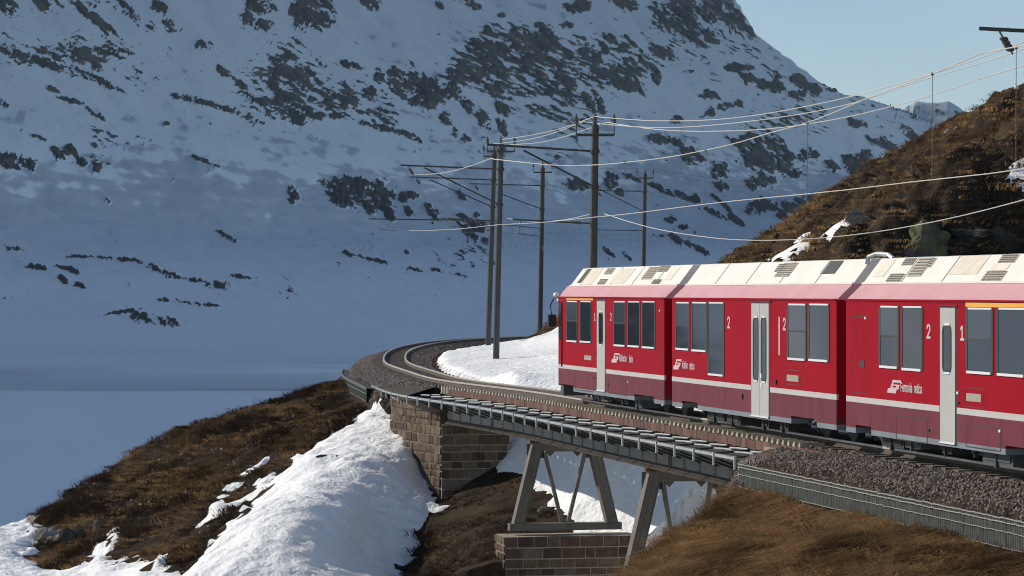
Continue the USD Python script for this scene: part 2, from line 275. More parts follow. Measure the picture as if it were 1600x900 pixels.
for a in [(12, 192, 2.2), (20, 184, 6), (27, 174, 10), (36, 160, 14), (40, 110, 18), (40, 80, 12), (30, 60, 6), (22, 60, 3), (16, 60, 1.6), (13.5, 70, 1.5), (10, 95, 1.4), (7, 120, 0.8), (5, 150, 0.3), (20, 205, 2), (9, 205, 1.8), (32, 200, 6), (40, 180, 12), (15, 45, 1.5), (24, 40, 3), (40, 40, 8), (16, 95, 2.6), (20, 105, 3.4), (13, 105, 2.4), (6, 222, -0.2), (14, 222, 0.1), (26, 222, 0.5)]: cw(*a)
ctl = np.array(ctl); _, ui = np.unique(np.round(ctl[:, :2], 1), axis=0, return_index=True); ctl = ctl[np.sort(ui)]
rbf = RBFInterpolator(ctl[:, :2] * [1, 0.55], ctl[:, 2], kernel='thin_plate_spline', smoothing=0.06)
xs = np.unique(np.r_[np.arange(-46, -20, 0.8), np.arange(-20, 21, 0.19), np.arange(21, 46, 0.7)])
ys = np.unique(np.r_[np.arange(36, 46, 0.5), np.arange(46, 150, 0.2), np.arange(150, 250, 0.4), np.arange(250, 300, 1.0)])
GX, GY = np.meshgrid(xs, ys)
cxs, cys = np.arange(-46, 46.5, 0.5), np.arange(36, 301, 0.75)
CX, CY = np.meshgrid(cxs, cys)
base = RegularGridInterpolator((cys, cxs), rbf(np.stack([CX.ravel(), CY.ravel() * 0.55], -1)).reshape(CX.shape), bounds_error=False, fill_value=None)
Zb = base(np.stack([GY, GX], -1))
GS, GD = sd_of(GX, GY)
lw = 1.02 + 0.98 * sst(S_FAR + 8.8, S_FAR + 10.2, GS) * (GS > S_FAR) + 0.98 * (GS < S_NEAR)       # half width of the level bed on the left
onform = 1 - sst(S_NEAR - 1.5, S_NEAR + 0.5, GS) * (1 - sst(S_FAR + 0.9, S_FAR + 1.7, GS))
zf = np.where(np.abs(GD) < 1.0, -0.20, -0.20 - 0.34 * (np.clip(np.abs(GD), 1.0, 2.2) - 1.0) / 1.2)
wf = onform * np.where(GD > 0, 1 - sst(lw - .05, lw + .33, GD), 1 - sst(1.9, 2.5, -GD))
rough = (fbm(np.stack([GX, GY, GX * 0], -1) * 0.45, 5, 3) - 0.5) * 1.1 + (fbm(np.stack([GX, GY, GX * 0], -1) * 2.2, 3, 9) - 0.5) * 0.35
hillw = sst(6, 11, -GD) * (GY < 205)
lump = np.abs(fbm(np.stack([GX, GY * .8, GX * 0], -1) * .95, 3, 14) - .5) * 2
rough = rough * (0.75 + 0.7 * hillw) + (0.42 - lump) * (0.25 + .75 * hillw) * 1.0 * sst(2.4, 5, np.abs(GD))
rough = rough * (.15 + .85 * sst(2.1, 4.5, np.abs(GD)))
d_t1 = np.hypot(GX - C(sY(95.9))[0], (GY - C(sY(95.9))[1]))
flat = 1 - sst(3.2, 5.2, -GD) * (1 - hillw) * 0.75 * (GD < 0)
Zn = Zb + rough * flat * (1 - wf)
# keep the girders and the trestle clear
Zg = Zn * (1 - wf) + (zf + (fbm(np.stack([GX, GY, GX * 0], -1) * 6, 2, 4) - 0.5) * 0.06) * wf
under = (1 - onform) * (np.abs(GD) < 1.9)
Zg = np.where(under > 0.5, np.minimum(Zg, -1.62), Zg)
Zg = np.minimum(Zg, -4.42 + .9 * np.maximum(d_t1 - 2.5, 0))
in_front = (GS > sY(95.9) - 5.2) & (GS < sY(95.9) - .85) & (np.abs(GD) < 2.9); Zg = np.where(in_front, np.minimum(Zg, -6.6), Zg)
in_ab = (GS > S_FAR - .3) & (GS < S_FAR + 9.4) & (GD < 1.5) & (GD > .9); Zg = np.where(in_ab, np.minimum(Zg, -1.2 - .30 * (S_FAR + 9.4 - GS)), Zg)
ground_z = RegularGridInterpolator((ys, xs), Zg, bounds_error=False, fill_value=-30.0)
def gz(x, y): return ground_z(np.stack([np.asarray(y, float), np.asarray(x, float)], -1))
Dm = np.arange(44, 262, 0.12)
def pix(px, py, lo=44.0):
    """the ground point seen at a place in the picture"""
    P = P3(px, py, Dm[:, None].ravel()[:, None].ravel()) if False else np.stack([Dm * (px - 800) / F, Dm, HC - Dm * (py - YH) / F], -1)
    h = gz(P[:, 0], P[:, 1]) >= P[:, 2]; h &= Dm > lo
    i = int(np.argmax(h)) if h.any() else len(Dm) - 1
    return P[i]
def poly_world(pxs, lo=44.0): return shapely.Polygon([pix(a, b, lo)[:2] for a, b in pxs]).buffer(0)
snow_polys = [shapely.Polygon([(-17.2, 116), (-18.6, 123), (-22, 150), (-46, 150), (-46, 80), (-14.6, 97), (-15.6, 103), (-16.2, 108)])]
snow_polys.append(poly_world([(592, 631), (575, 645), (560, 655), (530, 672), (500, 690), (478, 712), (455, 728), (440, 745), (420, 770), (400, 785), (375, 805), (345, 835), (325, 845), (305, 885), (290, 905), (250, 935), (640, 940), (612, 900), (640, 880), (650, 850), (640, 835), (665, 808), (698, 792), (674, 772), (665, 740), (650, 700), (632, 672), (617, 645), (606, 633)], 90))
snow_polys.append(poly_world([(-60, 842), (0, 839), (53, 827), (44, 850), (36, 870), (70, 892), (120, 888), (150, 870), (178, 832), (185, 840), (178, 860), (200, 872), (222, 866), (225, 878), (262, 866), (254, 885), (278, 888), (290, 905), (290, 940), (-60, 940)], 90))
for q in ([(374, 745), (420, 713), (422, 719), (378, 751)], [(348, 768), (375, 748), (378, 757), (356, 770)], [(333, 790), (352, 773), (354, 784), (337, 793)], [(316, 816), (366, 783), (369, 789), (322, 820)], [(383, 782), (405, 755), (422, 748), (426, 757), (390, 784)]):
    snow_polys.append(poly_world(q, 95).buffer(0.12))
plateau = [pix(*q)[:2] for q in [(700, 592), (680, 580), (664, 570), (653, 563), (668, 557), (690, 553), (720, 549), (760, 542), (800, 536), (838, 531)]]
rim = [TP(s, -2.1, 0)[:2] for s in np.linspace(2, sY(66), 14)] + [TP(s, -1.95, 0)[:2] for s in np.linspace(sY(112), sY(122), 5)]
gul = [pix(*q, lo=80)[:2] for q in [(985, 905), (975, 868), (930, 852), (905, 838), (880, 800), (862, 786), (845, 764), (815, 742), (776, 742)]]
edge_R = [(8.2, 205), (8.5, 180), (7.6, 150), (8.0, 125), (9.0, 105), (11.2, 90), (12.4, 75), (14, 60), (16.5, 45), (18.5, 36)]
snow_polys.append(shapely.Polygon(rim[:14] + [(5.6, 71), (5.4, 76), (4.6, 82)] + gul + rim[14:] + plateau + edge_R).buffer(0))
for q in ([(1184, 412), (1210, 402), (1235, 388), (1250, 377), (1252, 388), (1240, 398), (1215, 412)], [(1283, 371), (1300, 358), (1316, 346), (1318, 357), (1308, 364), (1300, 369)], [(1582, 272), (1592, 264), (1612, 260), (1612, 280), (1590, 280)]):
    snow_polys.append(poly_world(q, 85).buffer(.22 if q[0][0] < 1200 else .10 if q[0][0] < 1500 else .02))
su = shapely.union_all(snow_polys)
pp = shapely.points(np.stack([GX.ravel(), GY.ravel()], -1)); shapely.prepare(su)
sgn = np.where(shapely.contains(su, pp), 1, -1) * shapely.distance(su.boundary, pp)
sgn = sgn.reshape(GX.shape)
P2 = np.stack([GX, GY, GX * 0], -1)
dip = (fbm(P2 * 1.3, 4, 21) - 0.5) * 0.9 + (fbm(P2 * 4.5, 2, 22) - 0.5) * 0.3
dip = np.where(GD < -6.5, dip * .35, dip)
thick = np.clip((sgn + dip) * 0.32, -0.4, 0.22)
thick = np.where(wf > 0.8, -0.4, thick)
# smooth drifted snow with a melted, pitted skin
slope_pts = (noise(P2 * [3.2, 2.2, 1], 31) - 0.5) * 0.13 + (noise(P2 * [5.0, 3.6, 1], 32) - 0.5) * 0.11
leftw = (GX < 0) & (GY < 125) & (GD > 1.5)
Zs = Zg - rough * flat * (1 - wf) * 0.55 * (sgn > 0.2) + thick + np.where(leftw, slope_pts * .85, slope_pts * 0.2) * (thick > 0)
from scipy.ndimage import gaussian_filter
Zsm = gaussian_filter(Zg, (3, 3.5)); Zs = np.where(GD < -6.5, np.maximum(Zsm, Zs - .25) + np.clip(thick, -.4, .16) + .08, Zs)
earth, _ = grid_mesh(np.stack([GX, GY, Zg], -1))
tag(obj('hillside', earth, M['earth'], smooth=True), kind='structure')
tq = np.maximum.reduce([thick[:-1, :-1], thick[1:, :-1], thick[:-1, 1:], thick[1:, 1:]])
snow_mesh, _ = grid_mesh(np.stack([GX, GY, Zs], -1), tq > -0.06)
tag(obj('snow_cover', snow_mesh, M['snow'], smooth=True), kind='structure')
is_snow = RegularGridInterpolator((ys, xs), thick, bounds_error=False, fill_value=-1)
form_w = RegularGridInterpolator((ys, xs), wf, bounds_error=False, fill_value=0)
gyg, gxg = np.gradient(Zg, ys, xs)
grad_x = RegularGridInterpolator((ys, xs), gxg, bounds_error=False, fill_value=0); grad_y = RegularGridInterpolator((ys, xs), gyg, bounds_error=False, fill_value=0)
# ------------------------------------------------------------------ lake, flats and mountains
lake = trimesh.Trimesh([[-700, 40, -22], [500, 40, -22], [900, 1000, -22], [-700, 1000, -22]], [[0, 1, 2], [0, 2, 3]], process=False)
tag(obj('frozen_lake', lake, M['snow_lake']), kind='structure')
def crest(az):      # skyline of the near mountain, as (azimuth px, row)
    k = [(-3000, -2600), (-400, -900), (0, -800), (500, -600), (900, -260), (1060, -95), (1110, -50), (1140, -14), (1158, 10), (1180, 52), (1190, 60), (1225, 85), (1262, 112), (1285, 132), (1300, 137), (1318, 148), (1345, 150), (1375, 160), (1400, 166), (1420, 172), (1450, 185), (1500, 205), (1560, 230), (1700, 300), (2600, 380)]
    x, y = np.array(k, float).T; return (YH - np.interp(az, x, y)) / F
def crest2(az):     # the sunlit farther peak
    k = [(1200, 330), (1340, 215), (1390, 178), (1412, 163), (1432, 155), (1447, 159), (1465, 160), (1482, 158), (1500, 168), (1520, 184), (1532, 192), (1542, 181), (1556, 176), (1570, 190), (1620, 230), (1800, 290), (2600, 400)]
    x, y = np.array(k, float).T; return (YH - np.interp(az, x, y)) / F
def height(X, Y, detail=True):
    az = 800 + F * X / np.maximum(Y, 1.0)
    P = np.stack([X, Y, X * 0], -1)
    n1 = fbm(P / 260.0, 3, 41) - 0.5
    ap = np.interp(Y, [0, 790, 807, 811.5, 1150, 1500, 1900, 2600, 9000], [-40, -24.5, -22.3, -17.4, -16.0, -11.5, 24, 52, 330])
    ap = ap + (n1 * np.interp(Y, [780, 850, 1400, 1900, 3000], [0, 2.0, 4, 22, 50]))
    bank = (fbm(np.stack([X / 90, Y * 0, X * 0], -1), 3, 44) - 0.5) * 6 * np.exp(-((Y - 824) / 18.0) ** 2); ap = ap + bank
    d1 = -0.855 * X + 0.52 * (Y - 2400)
    d1 = d1 + (fbm(P / 420.0, 3, 42) - 0.5) * 95 * sst(0, 500, d1)
    sl = np.logaddexp(0, d1 / 60.0) * 60.0 * 0.82
    top = 2200 + 0 * X; sl = top - np.logaddexp(0, (top - sl) / 90) * 90
    sl = sl + (fbm(P / 150.0, 4, 43) - 0.5) * 34 * sst(0, 300, d1) + (1 - np.abs(2 * fbm(P / 75.0, 3, 45) - 1)) * 11 * sst(50, 400, d1)
    z = ap + sl
    rb = noise(np.stack([(0.52 * X + 0.855 * Y) / 42.0, (-0.855 * X + 0.52 * Y) / 190.0, X * 0], -1), 48); z = z + (np.abs(rb - .5) * 2) * 11.0 * sst(60, 300, d1)
    if detail: z = z + (fbm(P / 22.0, 3, 46) - 0.5) * 5.0 * sst(1300, 2000, Y)
    e = z - (HC + crest(az) * Y); z = z - 3.2 * np.maximum(e, 0) * (Y > 1200)
    D2 = 6600.0
    far = HC + crest2(az) * D2 - 0.55 * np.abs(Y - D2) + (fbm(P / 120.0, 3, 47) - 0.5) * 26 * np.exp(-((Y - D2) / 900) ** 2) * (np.abs(Y - D2) > 40)
    return np.where(Y > 4300, np.maximum(z, far), z)
# columns of the terrain sheet fan out from the viewpoint; along each the rows follow the visible relief
NA, NR = 860, 520
azs = np.linspace(-60, 1660, NA)
Ds = np.concatenate([np.linspace(786, 900, 160), np.geomspace(902, 8200, 2200)])
ca = np.linspace(-60, 1660, 120); Xc = (ca[None] - 800) / F * Ds[:, None]; Hc = height(Xc, np.repeat(Ds[:, None], 120, 1), False)
el = (Hc - HC) / Ds[:, None] * F
inc = np.maximum(np.diff(np.maximum.accumulate(el, 0), axis=0), 0)
inc = inc + 0.25 * np.diff(np.log(Ds))[:, None] * 120 + 0.02
cum = np.vstack([np.zeros(120), np.cumsum(inc, 0)]); cum /= cum[-1]
from scipy.ndimage import gaussian_filter1d
rowsD = np.stack([np.interp(np.linspace(0, 1, NR), cum[:, j], Ds) for j in range(120)], 1)
rowsD = gaussian_filter1d(rowsD, 1.5, axis=1)
RD = np.stack([np.interp(azs, ca, rowsD[i]) for i in range(NR)], 0)
RX = (azs[None] - 800) / F * RD
RZ = height(RX, RD)
# rock: outcrops named one by one where they stand on the slope, and strewn ledges between them
OUT = """12,12,18,12,30;68,8,13,12,45;140,25,36,6,45;165,40,30,4,42;200,15,28,9,52;250,10,18,12,50;266,40,16,11,55;233,43,10,7,10;320,72,14,9,20;388,30,15,12,30;393,8,12,10,0;25,85,30,9,20;75,100,42,7,22;150,125,44,6,25;85,142,14,4,20;110,158,26,4,15;150,178,20,5,35;5,166,10,5,0;115,90,11,5,30;150,103,11,7,45;350,112,15,8,35;375,130,15,7,40;285,153,22,5,15;320,162,22,5,15;360,172,22,5,15;395,188,17,5,20;260,195,5,3,0;60,215,18,3,25
490,20,34,25,15;410,10,23,14,0;415,38,20,10,0;580,6,16,10,20;688,10,9,6,40;733,6,30,6,20;785,25,7,4,0;430,92,15,5,10;440,110,23,10,25;475,125,22,8,50;427,133,12,6,45;545,148,23,9,58;560,105,14,7,15;540,102,10,6,40;585,145,19,10,15;592,120,12,10,40;630,125,25,23,30;672,147,25,22,45;650,160,11,12,60;710,120,19,10,20;705,140,17,20,60;730,165,18,9,55;755,190,20,10,55;697,185,16,10,60;712,208,9,5,60;763,48,11,6,50;783,75,11,8,55;772,140,16,8,20;785,170,19,11,45;785,200,16,8,55;730,218,8,6,0;525,182,13,4,0;565,192,24,4,18;610,203,27,4,17;645,215,17,5,25;430,160,12,5,20;465,185,15,10,15;490,178,15,8,30
832,57,25,9,25;850,45,20,11,15;860,65,15,9,20;885,40,15,6,0;830,90,20,9,0;852,75,9,12,60;910,8,19,11,-15;888,10,10,8,0;975,6,26,11,20;1070,22,50,27,10;1040,40,24,13,0;1140,25,42,16,45;1172,48,16,9,40;1090,52,42,9,0;1085,61,13,6,20;1110,64,15,5,10;955,62,15,8,40;973,75,8,10,60;985,65,15,4,45;925,88,21,14,35;945,75,12,6,40;1035,82,27,10,20;985,105,25,15,30;1005,95,10,17,-20;975,128,32,15,28;940,118,19,9,35;1022,108,15,6,45;1025,125,13,5,60;845,120,26,9,60;880,130,25,13,65;885,145,23,13,60;905,120,21,7,45;920,160,16,9,60;935,155,19,5,60;940,172,9,5,70;1077,113,8,3,0;1150,108,19,8,0;1165,122,19,9,25;1108,149,17,8,10;1190,133,11,10,40;1155,162,8,5,45;1128,168,24,6,-5;1110,178,15,5,-15;1005,148,9,4,40;1030,218,22,8,15;1060,188,11,6,0
1255,130,21,11,30;1275,140,13,9,40;1245,148,15,7,0;1285,125,15,6,40;1300,140,9,6,0;1210,118,11,7,30;1213,135,15,10,20;1200,245,47,26,15;1180,225,40,14,0;1262,240,22,11,0;1190,285,30,12,-15;1240,272,13,8,0;1300,260,17,11,0;1342,258,24,22,20;1380,225,27,10,25;1420,210,21,7,35;1340,195,19,7,10;1200,325,32,9,-12;1260,322,42,13,-8;1225,340,13,5,10;1078,243,26,13,20;1125,268,18,14,60;1128,290,13,9,20;1055,223,19,6,30;955,283,15,14,60;968,300,9,8,0;900,290,26,9,10;990,280,27,4,20;1030,295,27,5,22;1070,308,22,5,22;1086,312,10,7,30;1120,310,17,4,30;1135,325,14,4,45;1120,335,22,5,25;1150,345,15,6,30;1048,345,13,5,0;1066,355,8,4,0;1185,320,26,9,-12;1172,325,14,10,0;1040,370,27,4,5;1070,380,22,5,20;1095,392,17,5,25;950,393,13,4,40;980,400,13,4,40;1500,182,12,4,40;1470,176,8,3,20
545,298,37,19,15;590,310,25,27,45;565,285,31,9,10;535,285,29,9,0;525,310,19,10,45;575,330,11,8,60;605,330,17,11,55;457,308,10,9,60;455,293,7,5,0;630,310,11,10,30;645,305,11,8,20;637,330,13,8,55;678,335,15,12,60;668,322,9,6,0;720,307,12,9,25;740,352,28,11,10;735,370,15,10,40;762,378,11,7,40;745,340,8,6,45;725,340,11,4,30;545,398,13,3,15;590,408,32,3,15;640,420,32,3,12;700,426,32,3,12;529,413,5,4,0;635,395,4,3,0;727,395,5,4,60
22,253,38,12,12;90,240,13,10,30;108,235,13,10,10;128,255,13,9,40;150,260,13,9,40;320,253,27,3,22;168,314,6,3,20;345,366,17,3,25;360,372,15,3,30;27,390,17,4,8;57,418,19,4,3;105,420,21,4,8;112,425,10,5,20;98,437,10,5,35;125,447,13,4,15;122,402,19,3,3;185,405,36,4,5;230,415,26,4,20;265,430,26,5,18;300,437,22,4,8;340,447,20,8,6;375,433,21,3,8;222,497,20,9,20;262,503,20,9,20;190,488,32,3,-8;255,470,11,3,0;310,475,32,3,8"""
PX = np.repeat(azs[None], NR, 0); PY = YH - (RZ - HC) / RD * F
rq = np.stack([PX / 8.0, PY / 5.5, PX * 0], -1)
t0 = np.radians(26 + 26 * np.clip((PX - 550) / 300, 0, 1) - 40 * np.clip((PX - 1050) / 250, 0, 1)); Ur, Vr = PX * np.cos(t0) + PY * np.sin(t0), -PX * np.sin(t0) + PY * np.cos(t0)
th_ = math.radians(38); U3, V3 = PX * math.cos(th_) + PY * math.sin(th_), -PX * math.sin(th_) + PY * math.cos(th_)
wob = (fbm(np.stack([U3 / 15.0, V3 / 5.0, PX * 0], -1), 5, 51) - 0.5) * 2.8 + (np.abs(fbm(np.stack([U3 / 9.0, V3 / 3.2, PX * 0], -1), 3, 57) - 0.5) * 2 - .38) * 1.5 + (noise(np.stack([PX / 2.6, PY / 2.2, PX * 0], -1), 58) - .5) * .9
rock = np.full(PX.shape, -1.0)
for line in OUT.replace('\n', ';').split(';'):
    a, b, rx, ry, th = map(float, line.split(','))
    m = (np.abs(PX - a) < 2.2 * max(rx, ry)) & (np.abs(PY - b) < 2.2 * max(rx, ry)); 
    if not m.any(): continue
    c, s_ = math.cos(math.radians(th)), math.sin(math.radians(th)); u = (PX[m] - a) * c + (PY[m] - b) * s_; v = -(PX[m] - a) * s_ + (PY[m] - b) * c
    rock[m] = np.maximum(rock[m], np.clip((1.12 if ry <= 6 else 1.25 if rx * ry > 420 else 0.95) - ((u / rx) ** 2 + (v / ry) ** 2), -1, 0.8) + wob[m])
th = math.radians(24); U, V = PX * math.cos(th) + PY * math.sin(th), -PX * math.sin(th) + PY * math.cos(th)
dens = fbm(np.stack([PX / 150, PY / 80, PX * 0], -1), 3, 52)
def reg(x, y, rx, ry): return np.exp(-((PX - x) / rx) ** 2 - ((PY - y) / ry) ** 2)
dens = dens + 0.16 * reg(110, 140, 170, 60) + 0.12 * reg(560, 240, 200, 50) + 0.16 * reg(860, 120, 90, 70) + 0.12 * reg(1250, 220, 160, 90) + 0.1 * reg(420, 170, 150, 60) + 0.1 * reg(760, 120, 60, 60) - 0.25 * reg(250, 300, 360, 90) - 0.2 * reg(620, 440, 500, 50)
strew = fbm(np.stack([U / 13, V / 2.7, PX * 0], -1), 4, 53)
slopey = sst(470, 430, PY)
s2 = (strew - 0.5) * 3.2 + (dens - 0.75) * 4.4
rock = np.maximum(rock, np.where(PY < 470, s2 - 0.1, -1))
rock = np.where(RD < 1380, -1, rock); rock = np.where(PY > 515, -1, rock)
scale_px = RD / F
RZ2 = RZ + np.clip(rock, 0, 0.8) * scale_px * 4.5 * (0.35 + 1.3 * fbm(np.stack([U3 / 5.0, V3 / 2.6, PX * 0], -1), 3, 55))
mt, used = grid_mesh(np.stack([RX, RD, RZ2], -1))
mat_mtn = usdkit.material(stage, '/World/Looks/alpine_slope', {
    'a': ('attribute', {'attribute': 'rock'}), 'g': ('geometry', {}), 'n': ('noise_texture', {'scale': 0.4, 'detail': 5.0, 'roughness': 0.7}),
    'ad': ('math', {'math_type': 'multiply_add', 'value2': 1.5}), 'th': ('map_range', {'from_min': -0.06, 'from_max': 0.10, 'clamp': True}), 'sb': ('math', {'math_type': 'subtract', 'value2': 0.75}),
    'rn': ('noise_texture', {'scale': 0.05, 'detail': 5.0, 'roughness': 0.7}), 'rr': ('rgb_ramp', {'ramp': [(0, (0.02, 0.02, 0.02)), (0.42, (0.032, 0.031, 0.03)), (0.66, (0.075, 0.068, 0.062)), (1, (0.13, 0.115, 0.105))]}),
    'mx': ('mix', {}), 'sz': ('separate_xyz', {}), 'zr': ('map_range', {'from_min': -25.0, 'from_max': 275.0, 'clamp': True}), 'sn': ('rgb_ramp', {'ramp': [(0, (0.52, 0.56, 0.60)), (0.022, (0.56, 0.60, 0.64)), (0.029, (0.87, 0.88, 0.895)), (0.10, (0.84, 0.86, 0.88)), (0.22, (0.58, 0.63, 0.67)), (0.45, (0.41, 0.465, 0.515)), (1, (0.33, 0.385, 0.44))]}), 'bn': ('noise_texture', {'scale': 0.25, 'detail': 5.0}), 'b': ('bump', {'strength': 0.35, 'distance': 1.5}),  # height ramp: thin old snow, plus shade of bank and slopes put into colour
    'p': ('principled_bsdf', {'roughness': 0.9, 'specular_ior_level': 0.15})},
    [('g.position', 'n.vector'), ('n.fac', 'ad.value1'), ('a.fac', 'ad.value3'), ('ad.value', 'sb.value1'), ('sb.value', 'th.value'), ('g.position', 'rn.vector'), ('rn.fac', 'rr.fac'),
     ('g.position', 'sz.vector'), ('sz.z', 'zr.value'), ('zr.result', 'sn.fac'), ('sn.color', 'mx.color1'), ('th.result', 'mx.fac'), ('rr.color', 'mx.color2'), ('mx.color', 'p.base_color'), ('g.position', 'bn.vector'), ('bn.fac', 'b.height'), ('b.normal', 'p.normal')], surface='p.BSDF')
mo = obj('mountain', mt, mat_mtn, smooth=True); tag(mo, kind='structure'); fprim(mo, 'rock', rock.reshape(-1)[used])
# unseen rest of the massif and a spur, shaped to keep the low sun off the far shore
xs2 = np.r_[np.linspace(-3000, -900, 50), np.linspace(-880, -20, 100)]; ys2 = np.r_[np.linspace(60, 1000, 100), np.linspace(1030, 8000, 110)]
WX, WY = np.meshgrid(xs2, ys2)
WZ = np.where(WX < -0.172 * WY, height(WX, np.maximum(WY, 60.0)), -60)
WZ = np.where(WY < 790, np.minimum(WZ, -23.0) , WZ)
qq = WY - WX * (SD[1] / SD[0])              # distance across the sun's direction
spur = np.minimum.reduce([1800 + 0 * WX, 3.0 * (qq - 252), 1.0 * (-0.29 * WY - WX)])
spur = spur + (fbm(np.stack([WX, WY, WX * 0], -1) / 120, 4, 61) - 0.5) * np.clip(spur, 0, 200) * .35
spur = np.where((spur > 0) & (WX < -0.17 * WY), spur, -60)
Wm = np.maximum(np.minimum(WZ, np.maximum(3.0 * (qq - 252), -60)), spur)
Wm = np.where(WX > -0.165 * WY, -70, Wm)
keepW = np.maximum.reduce([Wm[:-1, :-1], Wm[1:, :-1], Wm[:-1, 1:], Wm[1:, 1:]]) > -59
wm, uw = grid_mesh(np.stack([WX, WY, Wm], -1), keepW)
wo = obj('mountain_spur', wm, mat_mtn, smooth=True); tag(wo, kind='structure')
steep = np.where(3.0 * (qq - 252) < 1.05 * (-0.18 * WY - WX) + 30, 1.0, -1)
fprim(wo, 'rock', ((fbm(np.stack([WX, WY, WX * 0], -1) / 70, 4, 62) - 0.62) * 4).reshape(-1)[uw])
# ------------------------------------------------------------------ the railway track
s_all = np.arange(2.0, SL - 1, 1.0)
trk = thing('railway_track', 'single narrow gauge track curving from under the red train round to the far bend', 'railway track')
for d in (0.5, -0.5):
    head = [(d - .034, -.045), (d - .034, -.006), (d - .026, 0), (d + .026, 0), (d + .034, -.006), (d + .034, -.045)]
    r = obj('rail', sweep(head, s_all), M['rail_steel'], trk)
    obj('web', sweep([(d - .062, -.148), (d - .062, -.132), (d - .011, -.115), (d - .011, -.046), (d + .011, -.046), (d + .011, -.115), (d + .062, -.132), (d + .062, -.148)], s_all), M['rail_web'], r)
sleep_m = [box(-.12, .12, -.95, .95, -.27, -.15), cat([box(-.12, .12, -.95, .95, -.275, -.152), box(-.09, .09, .43, .57, -.152, -.14), box(-.09, .09, -.57, -.43, -.152, -.14)])]
def placed(m, s, d=0.0, z=0.0):
    R = np.eye(4); fr = tframe(s); R[:3, 0], R[:3, 1], R[:3, 2] = fr; R[:3, 3] = TP(s, d, z); q = m.copy(); q.apply_transform(R); return q
for i, s in enumerate(np.arange(3, SL - 2, 0.72)):
    if S_NEAR - 2.5 < s < S_FAR + 0.5: continue
    obj('sleeper', placed(sleep_m[1], s), M['sleeper'], trk)
for s in np.arange(S_NEAR - 2.5, S_FAR + 0.6, 0.42):
    obj('bridge_tie', placed(cat([box(-.085, .085, -1.14, 1.14, -.34, -.150), box(-.05, .05, .60, 1.13, -.150, -.105), box(-.05, .05, -1.13, -.60, -.150, -.105)]), s), M['tie'], trk)
# guard rails on the deck
sg = np.arange(S_NEAR - 3, S_FAR + 6, 1.0)
for d in (0.26, -0.26):
    obj('guard_rail', sweep([(d - .03, -.149), (d - .03, -.02), (d + .03, -.02), (d + .03, -.149)], sg), M['rail_web'], trk)

# ------------------------------------------------------------------ the steel bridge
br = thing('railway_bridge', 'grey riveted steel girder bridge on two trestles carrying the red train', 'bridge')
DG, ZT, ZB = 0.95, -0.36, -1.36
L0, L1 = S_NEAR, S_FAR + 0.6
def rib(s, side): return placed(box(-.05, .05, -.012, .012, ZB + .05, ZT - .03), s, side * (DG + .02))
for side in (1, -1):
    sgd = np.linspace(L0 - 0.4, L1, 24); d = side * DG
    gd = obj('girder', sweep([(d - .008, ZB + .02), (d - .008, ZT - .02), (d + .008, ZT - .02), (d + .008, ZB + .02)], sgd), M['girder'], br)
    obj('top_flange', sweep([(d - .16, ZT - .02), (d - .16, ZT + .012), (d + .16, ZT + .012), (d + .16, ZT - .02)], sgd), M['girder'], gd)
    obj('bottom_flange', sweep([(d - .11, ZB - .03), (d - .11, ZB + .02), (d + .11, ZB + .02), (d + .11, ZB - .03)], sgd), M['flange_dark'], gd)
    obj('flange_angle', sweep([(d - .09, ZB + .021), (d - .09, ZB + .035), (d - .03, ZB + .05), (d - .022, ZB + .13), (d + .022, ZB + .13), (d + .03, ZB + .05), (d + .09, ZB + .035), (d + .09, ZB + .021)], sgd), M['flange_dark'], gd)
    if side == 1:
        st = np.arange(L0 + 0.8, L1 - 0.3, 1.45)
        for k, s in enumerate(st):
            w = 0.14 if k % 4 == 2 else 0.045
            obj('stiffener', placed(box(-w, w, -.016, 0, ZB + .135, ZT - .025), s, DG + .009), M['girder_rust'] if k % 8 == 6 else M['girder'], gd)
        rv = []
        for k, s in enumerate(st):
            for z in np.arange(ZB + .17, ZT - .06, .085):
                for o in ((-.022, .022) if k % 4 != 2 else (-.1, .1)):
                    q = trimesh.creation.icosphere(0, 0.016); q.apply_translation([o, -(0.030), z]); rv.append(placed(q, s, DG))
        tag(obj('rivets', cat(rv), M['girder_rust'], gd), kind='stuff')
    for sp in np.arange(L0 + 1.2, L1 - .6, 2.9):
        if side == 1: obj('cross_bracing', placed(cat([bar((0, -.92, ZT - .1), (0, .92, ZB + .1), .07, .07), bar((0, .92, ZT - .1), (0, -.92, ZB + .1), .07, .07), bar((0, -.92, ZB + .16), (0, .92, ZB + .16), .08, .08)]), sp), M['girder_rust'], br)
# red-brown kick boards along the tie ends
k = 0
rb = np.random.default_rng(3); s = S_NEAR - 4.6
while s < S_FAR - 1.0:
    w = float(rb.choice([0.24, 0.3, 0.36, 0.2]))
    dz = rb.normal(0, .008)
    obj('kick_board', placed(box(0.006, w - .006, -.02, .02, -.40 + dz, -.20 + dz), s + w, 1.17 + rb.normal(0, .004)), BOARDS[int(rb.choice([0, 0, 0, 1, 1, 2]))], br); s += w
